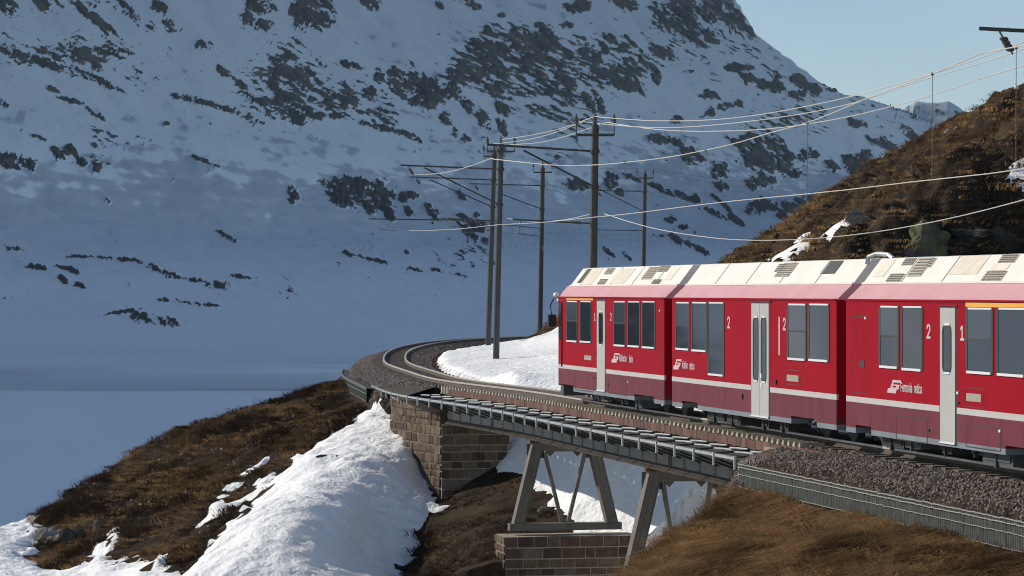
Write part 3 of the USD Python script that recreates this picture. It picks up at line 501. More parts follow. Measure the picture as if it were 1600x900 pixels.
# walkway with its three longitudinal rails, bay by bay, and short posts
post_s = np.arange(S_NEAR - 0.6, sY(121), 1.79)
wl = thing('walkway', 'narrow steel maintenance walkway with galvanised rails bracketed to the bridge girder', 'walkway')
obj('deck_plate', sweep([(1.05, -.60), (1.05, -.575), (1.98, -.575), (1.98, -.60)], np.linspace(post_s[0] - .7, S_FAR + 11.0, 36)), M['walk'], wl)
for i, s in enumerate(post_s):
    far = s > S_FAR + 1.5
    if not far:
        obj('bracket', placed(cat([bar((0, -1.98, -.615), (0, -.98, -.615), .06, .05), bar((0, -1.9, -.64), (0, -.985, -.98), .05, .05), bar((0, -1.97, -.50), (0, -1.2, -.44), .045, .04)]), s), M['dark_metal'], wl)
    obj('post', placed(box(-.035, .035, -.022, .022, -.76, -.47), s, 2.02), M['galv'], wl)
    L = 1.79
    for d, z0, z1 in (((1.22, -.445, -.445), (1.58, -.45, -.45), (2.0, -.50, -.50)) if not far else ((2.0, -.50, -.50),)):
        a, b = s + .10, s + L - .16
        if d == 2.0:
            g = np.linspace(a - .05, b + .04, 3); obj('edge_angle', sweep([(d - .07, z0 - .012), (d - .07, z0), (d + .03, z0), (d + .03, z0 - .06), (d + .02, z0 - .06), (d + .02, z0 - .012)], g), M['galv'], wl)
        else:
            p = np.stack([TP(a, d, z0 + .02), TP((a + b) / 2, d, z0 + .005), TP(b, d, z0 - .02)]); obj('hand_rail', tube(p, .024, 8), M['galv'], wl)
obj('ballast_shoulder', sweep([(1.0, -.574), (1.0, -.20), (1.25, -.24), (1.99, -.47), (1.99, -.574)], np.linspace(S_FAR + 1.6, S_FAR + 11.2, 14)), M['ballast_bed'], wl)
# trestles
def trestle(s, zt, zb, label, pier_top=None):
    h = zt - zb; sp = 0.235
    t = thing('bridge_trestle', label, 'trestle', TP(s, 0, zb), tframe(s), None)
    def leg(side):
        top, bot = np.array([0, side * .86, h - .10]), np.array([0, side * (.86 + sp * h), 0.0])
        w0, w1 = .15, .185; ms = []
        for x in (-.17, .17):                           # two channels and a plate
            tt, sv, uv, L = frame_from(bot, top, (1, 0, 0)); 
            ms.append(bar(bot + [x, 0, 0], top + [x, 0, 0], .026, .30 if False else .026, (1, 0, 0)))
        web = bar(bot, top, .30, .33, (1, 0, 0)); ms.append(web)
        for sgn_ in (-1, 1):
            off = np.array([0, sgn_ * .16, 0]); ms.append(bar(bot + off, top + off, .018, .40, (1, 0, 0)))
        return cat(ms)
    for side in (-1, 1):
        l = obj('leg', leg(side), M['trestle'], t)
        obj('gusset_plate', placed_local(box(-.19, -.178, side * .86 - .27, side * .86 + .27, h - .5, h - .06)), M['trestle'], l)
    obj('top_beam', cat([bar((0, -1.0, h - .17), (0, 1.0, h - .17), .34, .24), bar((0, -1.02, h - .04), (0, 1.02, h - .04), .42, .02)]), M['trestle'], t)
    for side in (-1, 1): obj('bearing', cat([box(-.14, .14, side * .95 - .15, side * .95 + .15, h - .03, h + .055)]), M['girder_rust'], t)
    if pier_top is not None:
        obj('bottom_beam', cat([bar((0, -(.86 + sp * h) - .24, .06), (0, .86 + sp * h + .24, .06), .36, .20), bar((0, -(.86 + sp * h) - .24, .165), (0, .86 + sp * h + .24, .165), .44, .016)]), M['trestle'], t)
        zc = .2
    else: zc = 1.1
    for side in (-1, 1):
        obj('strut', cat([bar((0, side * .62, h - .32), (0, side * .10, zc), .10, .13, (1, 0, 0))]), M['trestle'], t)
    for y in (-.42, .42): obj('hanger_plate', trimesh.creation.extrude_polygon(shapely.Polygon([(y - .16, h - .29), (y + .16, h - .29), (y, h - .46)]), .02, engine='earcut').apply_transform(np.array([[0, 0, 1, -.18], [1, 0, 0, 0], [0, 1, 0, 0], [0, 0, 0, 1.0]])), M['trestle'], t)
    return t
def placed_local(m): return m
s_t1, s_t2 = sY(95.9), sY(80.9)
trestle(s_t1, ZB - .085, -4.05, 'complete grey steel A-frame trestle standing on the free stone pier', -4.05)
trestle(s_t2, ZB - .085, -6.3, 'grey steel A-frame trestle half hidden behind the grassy bank on the right')

# ------------------------------------------------------------------ masonry
def stone_block(w, h, dep, bev, r):
    j = lambda: r.uniform(-.016, .016)
    b = bev
    v = [(0, 0, 0), (w, 0, 0), (w, 0, h), (0, 0, h), (b + j(), -dep + j(), b + j()), (w - b + j(), -dep + j(), b + j()), (w - b + j(), -dep + j(), h - b + j()), (b + j(), -dep + j(), h - b + j()),
         (w / 2, -dep - r.uniform(.0, .018), h / 2)]
    f = [(4, 5, 8), (5, 6, 8), (6, 7, 8), (7, 4, 8)]
    for a, c in ((0, 1), (1, 2), (2, 3), (3, 0)): f += [(a, c, c + 4), (a, c + 4, a + 4)]
    return np.array(v, float), np.array(f)
def stone_face(parent, a, b, ztop, zbot, r, rows=(.19, .36), lens=(.32, .85), gap=.036, mats=STONES, skip=None, ztop_b=None):
    """courses of single stones on the face from ground point a to b; the outside is on the right hand going from a to b"""
    a, b = np.array(a, float), np.array(b, float); L = np.linalg.norm(b - a); u = (b - a) / L; nrm = np.array([u[1], -u[0]])
    z = ztop
    while z > zbot + .05:
        h = min(r.uniform(*rows), z - zbot); x = -r.uniform(0, .25)
        while x < L:
            w = r.uniform(*lens); x0, x1 = max(x, 0), min(x + w, L)
            if x1 - x0 > .12 and not (skip and skip((x0 + x1) / 2, z - h / 2)):
                v, f = stone_block(x1 - x0 - gap, h - gap, .017, .014, r)
                P = np.stack([a[0] + u[0] * (x0 + gap / 2 + v[:, 0]) - nrm[0] * (v[:, 1]), a[1] + u[1] * (x0 + gap / 2 + v[:, 0]) - nrm[1] * (v[:, 1]), z - h + gap / 2 + v[:, 2]], -1)
                m = trimesh.Trimesh(P, f, process=False); trimesh.repair.fix_normals(m)
                obj('stone', m, mats[int(r.integers(len(mats)))], parent)
            x += w
        z -= h
r5 = np.random.default_rng(5)
ab = thing('bridge_abutment', 'brown stone abutment under the far end of the girder bridge, beside the snow bank', 'abutment')
a1 = TP(S_FAR + .2, 1.16, 0)[:2]; a2 = TP(S_FAR + .2, -1.20, 0)[:2]
t_ = T(S_FAR + .2); back = a1 + t_ * 6.4 + np.array([-t_[1], t_[0]]) * 0.5; back2 = a2 + t_ * 6
core = shapely.Polygon([a1 + t_ * .02 + np.array([t_[1], -t_[0]]) * .02, a2 + t_ * .02, back2, back + np.array([t_[1], -t_[0]]) * .04])
seat = shapely.Polygon([a1 + t_ * 1.1 + np.array([t_[1], -t_[0]]) * .02, a2 + t_ * 1.1, back2, back + np.array([t_[1], -t_[0]]) * .04])
obj('mortar_bed', cat([trimesh.creation.extrude_polygon(core, 5.2, engine='earcut').apply_translation([0, 0, -6.62]), trimesh.creation.extrude_polygon(seat, .70, engine='earcut').apply_translation([0, 0, -1.421])]), M['mortar'], ab)
# the face towards the bridge, lower part below the girder seat, upper part left of the girder
stone_face(ab, a1, a2, -1.44, -5.6, r5)
stone_face(ab, a1, a1 + (a2 - a1) * .17, -.74, -1.42, r5, lens=(.4, .5))
stone_face(ab, a1 + t_ * 1.1 + (a2 - a1) * .02, a2 + t_ * 1.1, -.74, -1.42, r5)
obj('seat_slab', trimesh.creation.extrude_polygon(shapely.Polygon([a1 + (a2 - a1) * .18, a2 + (a1 - a2) * -.02, a2 + t_ * 1.08, a1 + t_ * 1.08 + (a2 - a1) * .18]), .045, engine='earcut').apply_translation([0, 0, -1.419]), M['concrete'], ab)
stone_face(ab, back, a1 + np.array([-t_[1], t_[0]]) * .02, -.74, -5.0, r5, rows=(.20, .36), lens=(.3, .75))
obj('coping', trimesh.creation.extrude_polygon(seat.buffer(.03), .05, engine='earcut').apply_translation([0, 0, -.72]), M['concrete'], ab)
pr = thing('bridge_pier', 'low free-standing brown stone pier under the nearer A-frame foot beam', 'pier')
p_c = s_t1 - 0.12
q1, q2, q3, q4 = TP(p_c - .80, 2.02, 0)[:2], TP(p_c - .80, -2.05, 0)[:2], TP(p_c + .65, -2.05, 0)[:2], TP(p_c + .65, 2.02, 0)[:2]
cen = (q1 + q3) / 2
obj('mortar_bed', trimesh.creation.extrude_polygon(shapely.Polygon([cen + (q - cen) * .985 for q in (q1, q2, q3, q4)]), 3.4, engine='earcut').apply_translation([0, 0, -7.62]), M['mortar'], pr)
stone_face(pr, q1, q2, -4.20, -7.0, r5, rows=(.20, .35), lens=(.28, .72)); stone_face(pr, q4, q1, -4.20, -7.0, r5, rows=(.22, .32), lens=(.34, .6)); stone_face(pr, q2, q3, -4.20, -7.0, r5, rows=(.3, .4), lens=(.5, .8))
# block at the near end of the bridge
s_b = sY(69.2)
blk = obj('parapet_block', placed(cat([box(-.0, 2.3, -1.30, -.88, -.50, -.285)]), s_b), M['concrete']); tag(blk, 'tan concrete block ending the bridge parapet above the ballast', 'concrete block')
na = thing('bridge_abutment', 'nearly buried stone seat of the girder at the grassy near bank', 'abutment')
n1, n2 = TP(S_NEAR - .3, 1.5, 0)[:2], TP(S_NEAR - .3, -1.3, 0)[:2]; tn = T(S_NEAR)
obj('mortar_bed', trimesh.creation.extrude_polygon(shapely.Polygon([n1, n2, n2 - tn * 2.5, n1 - tn * 2.5]), 3.0, engine='earcut').apply_translation([0, 0, -4.40]), M['mortar'], na)
stone_face(na, n1 - tn * 2.5 + np.array([-tn[1], tn[0]]) * .03, n1 + np.array([-tn[1], tn[0]]) * .03, -1.42, -3.2, r5)

# ------------------------------------------------------------------ wire baskets along the ballast edge
def basket(s0, s1, d, zt, zb, label, group, r):
    g = thing('gabion_basket', label, 'wire basket', group=group)
    n = max(2, int((s1 - s0) / .9) + 1); sv = np.linspace(s0, s1, n)
    obj('stone_fill', sweep([(d - .42, zb), (d - .42, zt - .05), (d - .025, zt - .04), (d - .012, zb)], sv), M['gabion_stone'], g)
    wv = []
    for s in np.arange(s0 + .05, s1, .105):
        o = r.normal(0, .012); wv.append(bar(TP(s, d, zb), TP(s + o, d, zt), .007, .007))
    tag(obj('upright_wires', cat(wv), M['mesh_wire_dull'], g), kind='stuff')
    for z in (zt, zt - .065, (zt + zb) / 2 + .03, zb + .02):
        dash = []; a = s0
        while a < s1 - .02:
            L = min(r.uniform(.16, .26), s1 - a); h = .008 if z > zt - .1 else .006
            dash.append(bar(TP(a, d + .012, z + r.normal(0, .004)), TP(a + L * .97, d + .012, z + r.normal(0, .004)), h * 2, h * 2)); a += L
        obj('edge_wire', cat(dash), M['mesh_wire'], g)
    return g
rg = np.random.default_rng(11); ORD = 'first second third fourth fifth sixth seventh eighth ninth tenth eleventh twelfth'.split()
nb = [(sY(67.4) - 2.05 * i, sY(67.4) - 2.05 * (i + 1)) for i in range(12)]
for i, (b1, b0) in enumerate(nb):
    if b0 < 3: break
    lab = f'{ORD[i]} wire basket from the bridge end, in the row over the grass bank'
    basket(b0 + .01, b1 - .01, 2.36, -.55, -1.04, lab, 'wire baskets along the near ballast edge', rg)
for i in range(12):
    b0 = sY(119.5) + 2.4 * i
    basket(b0 + .01, b0 + 2.39, 2.36, -.53, -1.06, f'{ORD[i]} wire basket from the abutment, in the curved row on the outside of the bend', 'wire baskets round the far bend', rg)
# ------------------------------------------------------------------ the red railcar, three sections
SX, SYY = 1.43, 89.5
def Yof(px): return 18.74 / (.1934 + (px - 800) / F)
UX = np.array([0.18989, -0.98181, 0.0]); VX = np.array([0.98181, 0.18989, 0.0])
Y0 = Yof(872.0)
def U_of(px): return (Y0 - Yof(px)) / .98181
def W_of(px, py): return HC - (py - YH) / F * Yof(px)
ORG = np.array([SX + .1934 * (SYY - Y0), Y0, 0.0]) + VX * 1.325          # track centre beside the far nose
HWID = 1.325
PROF = [(1.325, .40), (1.325, 2.89), (.98, 3.21), (.60, 3.70)]
def layer(u0, u1, poly):
    """extrude a cross-section polygon [(y, w)] along u"""
    m = trimesh.creation.extrude_polygon(shapely.Polygon(poly), u1 - u0, engine='earcut')
    return m.apply_transform(np.array([[0, 0, 1, u0], [1, 0, 0, 0], [0, 1, 0, 0], [0, 0, 0, 1.0]]))
def sym(p): return [(y, w) for y, w in p] + [(-y, w) for y, w in reversed(p)]
def side_box(u0, u1, w0, w1, proud, thick=.03): return box(u0, u1, -HWID - proud, -HWID - proud + thick, w0, w1)
def rrect(u0, u1, w0, w1, r=.07): return shapely.box(u0 + r, w0 + r, u1 - r, w1 - r).buffer(r, quad_segs=3)
def side_poly(poly, proud, thick=.02):
    """a flat shape in (u, w) put on the left side of the car"""
    gs = getattr(poly, 'geoms', [poly])
    m = cat([trimesh.creation.extrude_polygon(g, thick, engine='earcut') for g in gs])
    return m.apply_transform(np.array([[1, 0, 0, 0], [0, 0, -1, -HWID - proud + thick], [0, 1, 0, 0], [0, 0, 0, 1.0]]))
def right_side(m):
    q = m.copy(); q.apply_transform(np.diag([1, -1, 1, 1.0])); q.invert(); return q
def window(t, px0, px1, pyt, pyb_l, w_=None, seam=True):
    u0, u1 = U_of(px0), U_of(px1); pm = (px0 + px1) / 2; w1, w0 = W_of(pm, pyt), W_of(pm, pyb_l)
    o = rrect(u0, u1, w0, w1); inn = rrect(u0 + .10, u1 - .10, w0 + .035, w1 - .03, .06)
    win = obj('window', side_poly(rrect(u0 + .05, u1 - .05, w0 + .02, w1 - .02, .06), .006, .02), M['glass'], t)
    obj('gasket', side_poly(o.difference(inn), .012, .02), M['rubber'], win)
    obj('sill', side_poly(shapely.box(u0 + .09, w0 + .0, u1 - .09, w0 + .045), .030, .03), M['chrome'], win)
    obj('top_trim', side_poly(shapely.box(u0 + .14, w1 - .035, u1 - .06, w1 - .003), .020, .02), M['chrome'], win)
    if seam:
        obj('vent_pane', side_poly(shapely.box(u0 + .11, w0 + (w1 - w0) * .53, u1 - .11, w1 - .04), .009, .01), M['glass_vent'], win)
        obj('vent_bar', side_poly(shapely.box(u0 + .10, w0 + (w1 - w0) * .50, u1 - .10, w0 + (w1 - w0) * .525), .013, .01), M['rubber'], win)
    for m in (side_poly(rrect(u0 + .05, u1 - .05, w0 + .02, w1 - .02, .06), .006, .02),): obj('window', right_side(m), M['glass'], t)
def door(t, px0, px1, pyt, pyb, wins, split=None):
    u0, u1 = U_of(px0), U_of(px1); pm = (px0 + px1) / 2; w1, w0 = W_of(pm, pyt), W_of(pm, pyb)
    obj('door_frame', side_poly(shapely.box(u0 - .05, w0 - .01, u1 + .05, w1 + .04).difference(shapely.box(u0 + .01, w0 - .02, u1 - .01, w1)), .004, .02), M['rubber'], t)
    cuts = [u0, u1] if split is None else [u0, U_of(split), u1]
    for k in range(len(cuts) - 1):
        a, b = cuts[k] + .012, cuts[k + 1] - .012
        dr = obj('door', side_poly(shapely.box(a, w0, b, w1), .014, .03), M['door_grey'], t)
        p0, p1, y0, y1 = wins[k]; q0, q1 = U_of(p0), U_of(p1); z1, z0 = W_of((p0 + p1) / 2, y0), W_of((p0 + p1) / 2, y1)
        obj('door_window', side_poly(rrect(q0 + .03, q1 - .03, z0 + .03, z1 - .03, min(.12, (q1 - q0) * .3)), .020, .02), M['glass'], dr)
        ring = rrect(q0, q1, z0, z1, min(.14, (q1 - q0) * .35)); obj('window_rim', side_poly(ring.difference(ring.buffer(-.045)), .026, .02), M['rubber'], dr)
        obj('rim_top', side_poly(shapely.box(q0 + .1, z1 - .02, q1 - .08, z1 + .015), .030, .02), M['chrome'], dr)
        obj('rim_foot', side_poly(shapely.box(q0 + .1, z0 - .015, q1 - .08, z0 + .02), .030, .02), M['chrome'], dr)
        obj('step_plate', side_poly(shapely.box(a, w0 - .0, b, w0 + .03), .03, .04), M['chrome'], dr)
    m = side_poly(shapely.box(u0, w0, u1, w1), .014, .03); obj('door', right_side(m), M['door_grey'], t)
def lettering(t, text, px, py, hgt, name='lettering', stretch=1.0, bold=True):
    m = meshkit.text_mesh(text, hgt, .006, bold); m.apply_scale([stretch, 1, 1])
    m.apply_transform(np.array([[1, 0, 0, U_of(px)], [0, 0, -1, -HWID - .003], [0, 1, 0, W_of(px, py)], [0, 0, 0, 1.0]]))
    return obj(name, m, M['white_text'], t)
def words(t, *ws):
    for w in ws: lettering(t, w[0], w[1], w[2], .165, stretch=.80)
def logo(t, px0, px1, py):
    """two offset slanted bars joined by a waist, the railway's emblem"""
    u0, u1 = U_of(px0), U_of(px1); w = W_of((px0 + px1) / 2, py); L = u1 - u0; h = .20
    def par(a, b, z0, z1, k=.22): return shapely.Polygon([(u0 + a * L + k * (z0 - w) , z0), (u0 + b * L + k * (z0 - w), z0), (u0 + b * L + k * (z1 - w), z1), (u0 + a * L + k * (z1 - w), z1)])
    g = shapely.union_all([par(.22, 1.0, w + .62 * h - h / 2 + .06, w + h / 2 + .03, .8), par(.0, .8, w - h / 2 - .02, w - h / 2 + .07, .8), par(.2, .95, w - .045, w + .045, .8).difference(par(.34, .82, w - .012, w + .02, .8)), par(.22, .36, w - .02, w + h / 2, .8), par(.68, .8, w - h / 2, w + .02, .8)])
    obj('emblem', side_poly(g, .008, .006), M['white_text'], t)
def outline(t, name, px0, px1, py0, py1, mat_='rubber', th=.018):
    u0, u1 = U_of(px0), U_of(px1); w1, w0 = W_of((px0 + px1) / 2, py0), W_of((px0 + px1) / 2, py1)
    r = rrect(u0, u1, w0, w1, .05); obj(name, side_poly(r.difference(r.buffer(-th)), .004, .01), M[mat_], t)
def vent(t, px0, px1, py0, py1):
    u0, u1 = U_of(px0), U_of(px1); w1, w0 = W_of((px0 + px1) / 2, py0), W_of((px0 + px1) / 2, py1)
    obj('destination_panel', cat([side_box(u0, u1, w0, w1, .006)]), M['grille'], t)
def patch(t, name, px0, px1, f0, f1, m):
    """a panel lying on the white roof slope; f runs from the gutter (0) to the crown (1)"""
    def pt(u, f, up=.0): y = -(.98 - .38 * f); w = 3.21 + .49 * f; n = np.array([0, -.79, .613]); return np.array([u, y, w]) + n * up
    def ufor(px, f):
        off = (.98 - .38 * f); k = (px - 800) / F       # point off metres left of the centre line seen at column px
        Yc = (ORG[0] + .1934 * ORG[1] - off * .98181 - .1934 * off * .18989 * 1.0 * (1)) / (.1934 + k) if False else None
        A = ORG - VX * off; u = (k * A[1] - A[0]) / (UX[0] - k * UX[1]); return u
    fm = (f0 + f1) / 2; u0, u1 = ufor(px0, fm), ufor(px1, fm)
    v = [pt(u0, f0), pt(u1, f0), pt(u1, f1), pt(u0, f1)]; v += [pt(u0 + .02, f0 + .01, .014), pt(u1 - .02, f0 + .01, .014), pt(u1 - .02, f1 - .01, .014), pt(u0 + .02, f1 - .01, .014)]
    f = [(4, 5, 6), (4, 6, 7)] + [q for a, b in ((0, 1), (1, 2), (2, 3), (3, 0)) for q in ((a, b, b + 4), (a, b + 4, a + 4))]
    pn = obj(name, trimesh.Trimesh(v, f, process=False), M[m], t)
    if m == 'grille':
        for q in np.linspace(.12, .88, 6 if f1 - f0 > .4 else 4): obj('slat', bar(pt(u0 + .06, f0 + (f1 - f0) * q, .02), pt(u1 - .06, f0 + (f1 - f0) * q, .02), .022, .02, (0, -.79, .61)), M['roof_slat'], pn)
def wheelset(t, u):
    prof_r = trimesh.creation.cylinder(.41, .11, sections=28); tr = trimesh.creation.cylinder(.44, .03, sections=28)
    rot = trimesh.transformations.rotation_matrix(math.pi / 2, [1, 0, 0]); ax = trimesh.creation.cylinder(.07, 1.3, sections=10); ms = [ax.apply_transform(rot)]
    for sd_ in (-1, 1):
        a = prof_r.copy(); a.apply_transform(rot); a.apply_translation([0, sd_ * .53, 0]); b = tr.copy(); b.apply_transform(rot); b.apply_translation([0, sd_ * .455, 0]); hub = trimesh.creation.cylinder(.16, .2, sections=16).apply_transform(rot); hub.apply_translation([0, sd_ * .6, 0]); ms += [a, b, hub]
    m = cat(ms); m.apply_translation([u, 0, .42]); return obj('wheelset', m, M['black'], t)
def bogie(t, u):
    b = obj('bogie_frame', cat([box(u - 1.45, u + 1.45, sd_ * .72 - .06, sd_ * .72 + .06, .42, .56) for sd_ in (-1, 1)] + [box(u - .3, u + .3, -.72, .72, .40, .62)]), M['black'], t)
    for du in (-.95, .95):
        wheelset(t, u + du)
        for sd_ in (-1, 1): obj('axle_box', cat([box(u + du - .17, u + du + .17, sd_ * .84 - .09, sd_ * .84 + .09, .27, .56), trimesh.creation.cylinder(.11, .28, sections=12).apply_transform(trimesh.transformations.rotation_matrix(0, [0, 0, 1])).apply_translation([u + du + .28, sd_ * .82, .52])]), M['under_grey'], b)
    obj('damper', bar((u - .5, -1.0, .34), (u + .35, -1.0, .56), .05, .05), M['galv'], b)
    obj('sand_pipe', bar((u - 1.4, -.62, .10), (u - 1.5, -.72, .55), .045, .045), M['under_grey'], b)
def car(px0, px1, label, far_nose=False, extra=0.0, wells=()):
    u0, u1 = U_of(px0), U_of(px1) + extra
    t = thing('railcar_section', label, 'railcar', ORG, (UX, VX, (0, 0, 1)))
    # skirt with cut-outs over the bogies
    segs, a = [], u0
    for w0, w1 in sorted(wells): segs.append((a, w0)); a = w1
    segs.append((a, u1))
    obj('skirt', cat([box(p, q, -HWID + .004, HWID - .004, .30, .405) for p, q in segs if q - p > .1]), M['skirt'], t)
    obj('floor', box(u0 + .1, u1 - .1, -1.2, 1.2, .52, .62), M['black'], t)
    ls = layer(u0, u1, sym([(1.325, .60), (1.325, .90)]))
    obj('lower_panel', cat([ls] + [box(p, q, -HWID, HWID, .405, .60) for p, q in segs if q - p > .1] + [box(w0, w1, -HWID, HWID, .46, .60) for w0, w1 in wells]), M['red_dusty'], t)
    obj('waist_stripe', layer(u0, u1, sym([(1.326, .90), (1.326, 1.01)])), M['silver'], t)
    body = obj('body', layer(u0, u1, sym([(1.325, 1.01), (1.325, 2.89)])), M['red'], t)
    obj('gutter', cat([box(u0, u1, s_ * 1.335 - .018, s_ * 1.335 + .018, 2.875, 2.91) for s_ in (-1, 1)]), M['red'], body)
    obj('cant_panel', layer(u0, u1, sym([(1.322, 2.89), (.98, 3.21)])), M['glare_pink'], t)
    rf = obj('roof', layer(u0, u1, sym([(.98, 3.21), (.60, 3.70), (.3, 3.72)])), M['roof'], t)
    obj('roof_edge', cat([box(u0, u1, s_ * .99 - .015, s_ * .99 + .015, 3.20, 3.235) for s_ in (-1, 1)]), M['roof'], rf)
    n = max(2, int((u1 - u0) / 2.3)); 
    for k in range(1, n): 
        u = u0 + (u1 - u0) * k / n; v0 = np.array([u, -.98, 3.21]); obj('roof_seam', bar((u, -.985, 3.22), (u, -.605, 3.71), .03, .012, (0, -.79, .61)), M['roof'], rf)
    for k, f_ in enumerate((.17, .36, .63, .82)): u = u0 + (u1 - u0) * f_; obj('panel_seam', side_box(u, u + .012, .44, .89, .0025), M['rubber'], t)
    # end walls and corner trim
    obj('end_wall', cat([box(u1 - .01, u1 + .012, -1.28, 1.28, .55, 2.86)]), M['red'], t)
    if not far_nose: obj('end_wall', cat([box(u0 - .012, u0 + .01, -1.28, 1.28, .55, 2.86)]), M['red'], t)
    return t, u0, u1
def under_boxes(t, lst):
    for a, b, w0, m in lst: obj('equipment_box', cat([box(a, b, -1.12, -.62, w0, .52), box(a + .1, b - .1, -1.14, -1.1, w0 + .06, .44), box((a + b) / 2 - .03, (a + b) / 2 + .03, -1.17, -1.1, w0 - .05, .5)]), M[m], t); obj('equipment_box', box(a, b, .62, 1.12, w0, .52), M[m], t)
# ---- far car with the cab
uA = U_of
c1, u0, u1 = car(872.5, 1038, 'far red railcar with the driver cab and mirror, leading on to the bridge bend', True, wells=[(uA(873.5), uA(896)), (uA(991), uA(1022))])
def hull(pts): return manifold3d.Manifold.hull_points(np.array(pts, float))
def nose(w0, w1, uu0, uu1, y0=1.322, y1=1.322, yn=.62): return hull([(u0, s_ * y0, w0) for s_ in (1, -1)] + [(u0, s_ * y1, w1) for s_ in (1, -1)] + [(u0 - uu0, s_ * yn, w0) for s_ in (1, -1)] + [(u0 - uu1, s_ * yn * .95, w1) for s_ in (1, -1)] + [(u0 - uu0 * .72, s_ * 1.05, w0) for s_ in (1, -1)] + [(u0 - uu1 * .72, s_ * 1.03, w1) for s_ in (1, -1)])
nb_ = obj('nose', nose(.42, .90, .55, .62), M['red_dusty'], c1); obj('nose_stripe', nose(.90, 1.01, .622, .63), M['silver'], nb_)
obj('nose_upper', nose(1.01, 1.72, .62, .60), M['red'], nb_); obj('windscreen', nose(1.72, 2.72, .60, .42), M['glass'], nb_); obj('nose_brow', nose(2.72, 2.89, .42, .36), M['red'], nb_)
obj('nose_cant', nose(2.89, 3.21, .36, .18, 1.322, .98, .6), M['glare_pink'], nb_); obj('nose_roof', hull([(u0, .98, 3.21), (u0, -.98, 3.21), (u0, .6, 3.7), (u0, -.6, 3.7), (u0 - .17, .7, 3.21), (u0 - .17, -.7, 3.21), (u0 - .01, .55, 3.66), (u0 - .01, -.55, 3.66)]), M['roof'], nb_)
obj('coupling', cat([box(u0 - 1.15, u0 - .3, -.13, .13, .45, .70), box(u0 - 1.25, u0 - 1.1, -.22, .22, .40, .75)]), M['dark_metal'], c1)
obj('snow_plough', hull([(u0 - .72, 1.12, .12), (u0 - .72, -1.12, .12), (u0 - .62, 1.12, .52), (u0 - .62, -1.12, .52), (u0 - .12, 1.15, .12), (u0 - .12, -1.15, .12), (u0 - .1, 1.15, .46), (u0 - .1, -1.15, .46)]), M['under_grey'], c1)
for s_ in (1, -1):
    obj('headlight', trimesh.creation.icosphere(2, .09).apply_scale([.5, 1, 1]).apply_translation([u0 - .5, s_ * .85, 1.2]), M['chrome'], c1)
    obj('tail_light', box(u0 + .10, u0 + .22, s_ * 1.325 - .012, s_ * 1.325 + .012, .70, .80), M['lamp_red'], c1)
mr = obj('mirror', hull([(u0 - .28 + a, -1.46 + b, w) for a in (-.07, .07) for b in (-.11, .11) for w in (2.06, 2.40)]), M['rubber'], c1)
obj('mirror_arm', tube([(u0 - .10, -1.28, 2.92), (u0 - .2, -1.42, 2.86), (u0 - .28, -1.5, 2.66), (u0 - .28, -1.46, 2.40)], .022, 6), M['dark_metal'], mr)
obj('marker_lamp', trimesh.creation.icosphere(2, .085).apply_translation([u0 - .12, -1.36, 2.95]), M['chrome'], c1)
obj('marker_lamp', trimesh.creation.icosphere(2, .05).apply_translation([u0 + .12, -1.35, 2.80]), M['chrome'], c1)
obj('cab_window', side_poly(rrect(U_of(873.2), U_of(877.2), W_of(875, 531), W_of(875, 472.5), .06), .006, .02), M['glass'], c1)
obj('grab_bar', bar((U_of(878.6), -1.345, .95), (U_of(878.6), -1.345, 2.75), .03, .03, (1, 0, 0)), M['rubber'], c1)
window(c1, 885.3, 903, 470, 534.4); window(c1, 906.3, 925, 470, 535.5, seam=False)
obj('class_band', side_box(U_of(885), U_of(927), W_of(905, 468.8), W_of(905, 465.3), .006), M['yellow'], c1)
door(c1, 933.3, 946, 470.5, 611.5, [(936.6, 943, 487, 539)])
window(c1, 959.0, 978.3, 470.3, 541.3); window(c1, 980.7, 1000.6, 470.3, 542.5, seam=False); window(c1, 1003.0, 1024.6, 470.3, 544.5, seam=False)
logo(c1, 957, 967, 559.5); words(c1, ('Rhätische', 968, 564.0), ('Bahn', 983.5, 565.8))
lettering(c1, '1', 928.5, 501, .20, 'class_number', 1.2); lettering(c1, '2', 953.5, 501, .20, 'class_number', 1.2)
vent(c1, 913, 924, 555.5, 562.5); outline(c1, 'hatch', 899, 927, 587, 611); outline(c1, 'hatch', 950.5, 981, 593, 616.5); outline(c1, 'hatch', 1026.5, 1032.5, 485, 565, 'bellows')
for px_, py_ in ((932.0, 551), (1031.5, 485.5), (981.5, 597), (950.5, 601.5), (928.5, 590)): obj('latch', side_box(U_of(px_) - .04, U_of(px_) + .04, W_of(px_, py_) - .02, W_of(px_, py_) + .02, .02), M['chrome'] if px_ in (1031.5, 981.5) else M['black'], c1)
for p_ in ((915, 934, .05, .98, 'roof_beige'), (947, 959, .62, .95, 'grille'), (936, 948, .06, .35, 'grille'), (961, 985, .10, .92, 'roof_beige'), (1009, 1025, .30, .96, 'grille'), (1030, 1046, .68, .98, 'grille'), (1020, 1033, .06, .28, 'grille'), (1046, 1057, .25, .95, 'roof_pale')): patch(c1, 'roof_panel', *p_)
patch(c1, 'roof_recess', 910, 918, .15, .95, 'rubber')
bogie(c1, U_of(899)); bogie(c1, U_of(1010)); under_boxes(c1, [(U_of(918), U_of(934), .16, 'under_grey'), (U_of(936), U_of(956), .22, 'black'), (U_of(958), U_of(969), .14, 'black'), (U_of(980), U_of(990), .10, 'under_grey')])
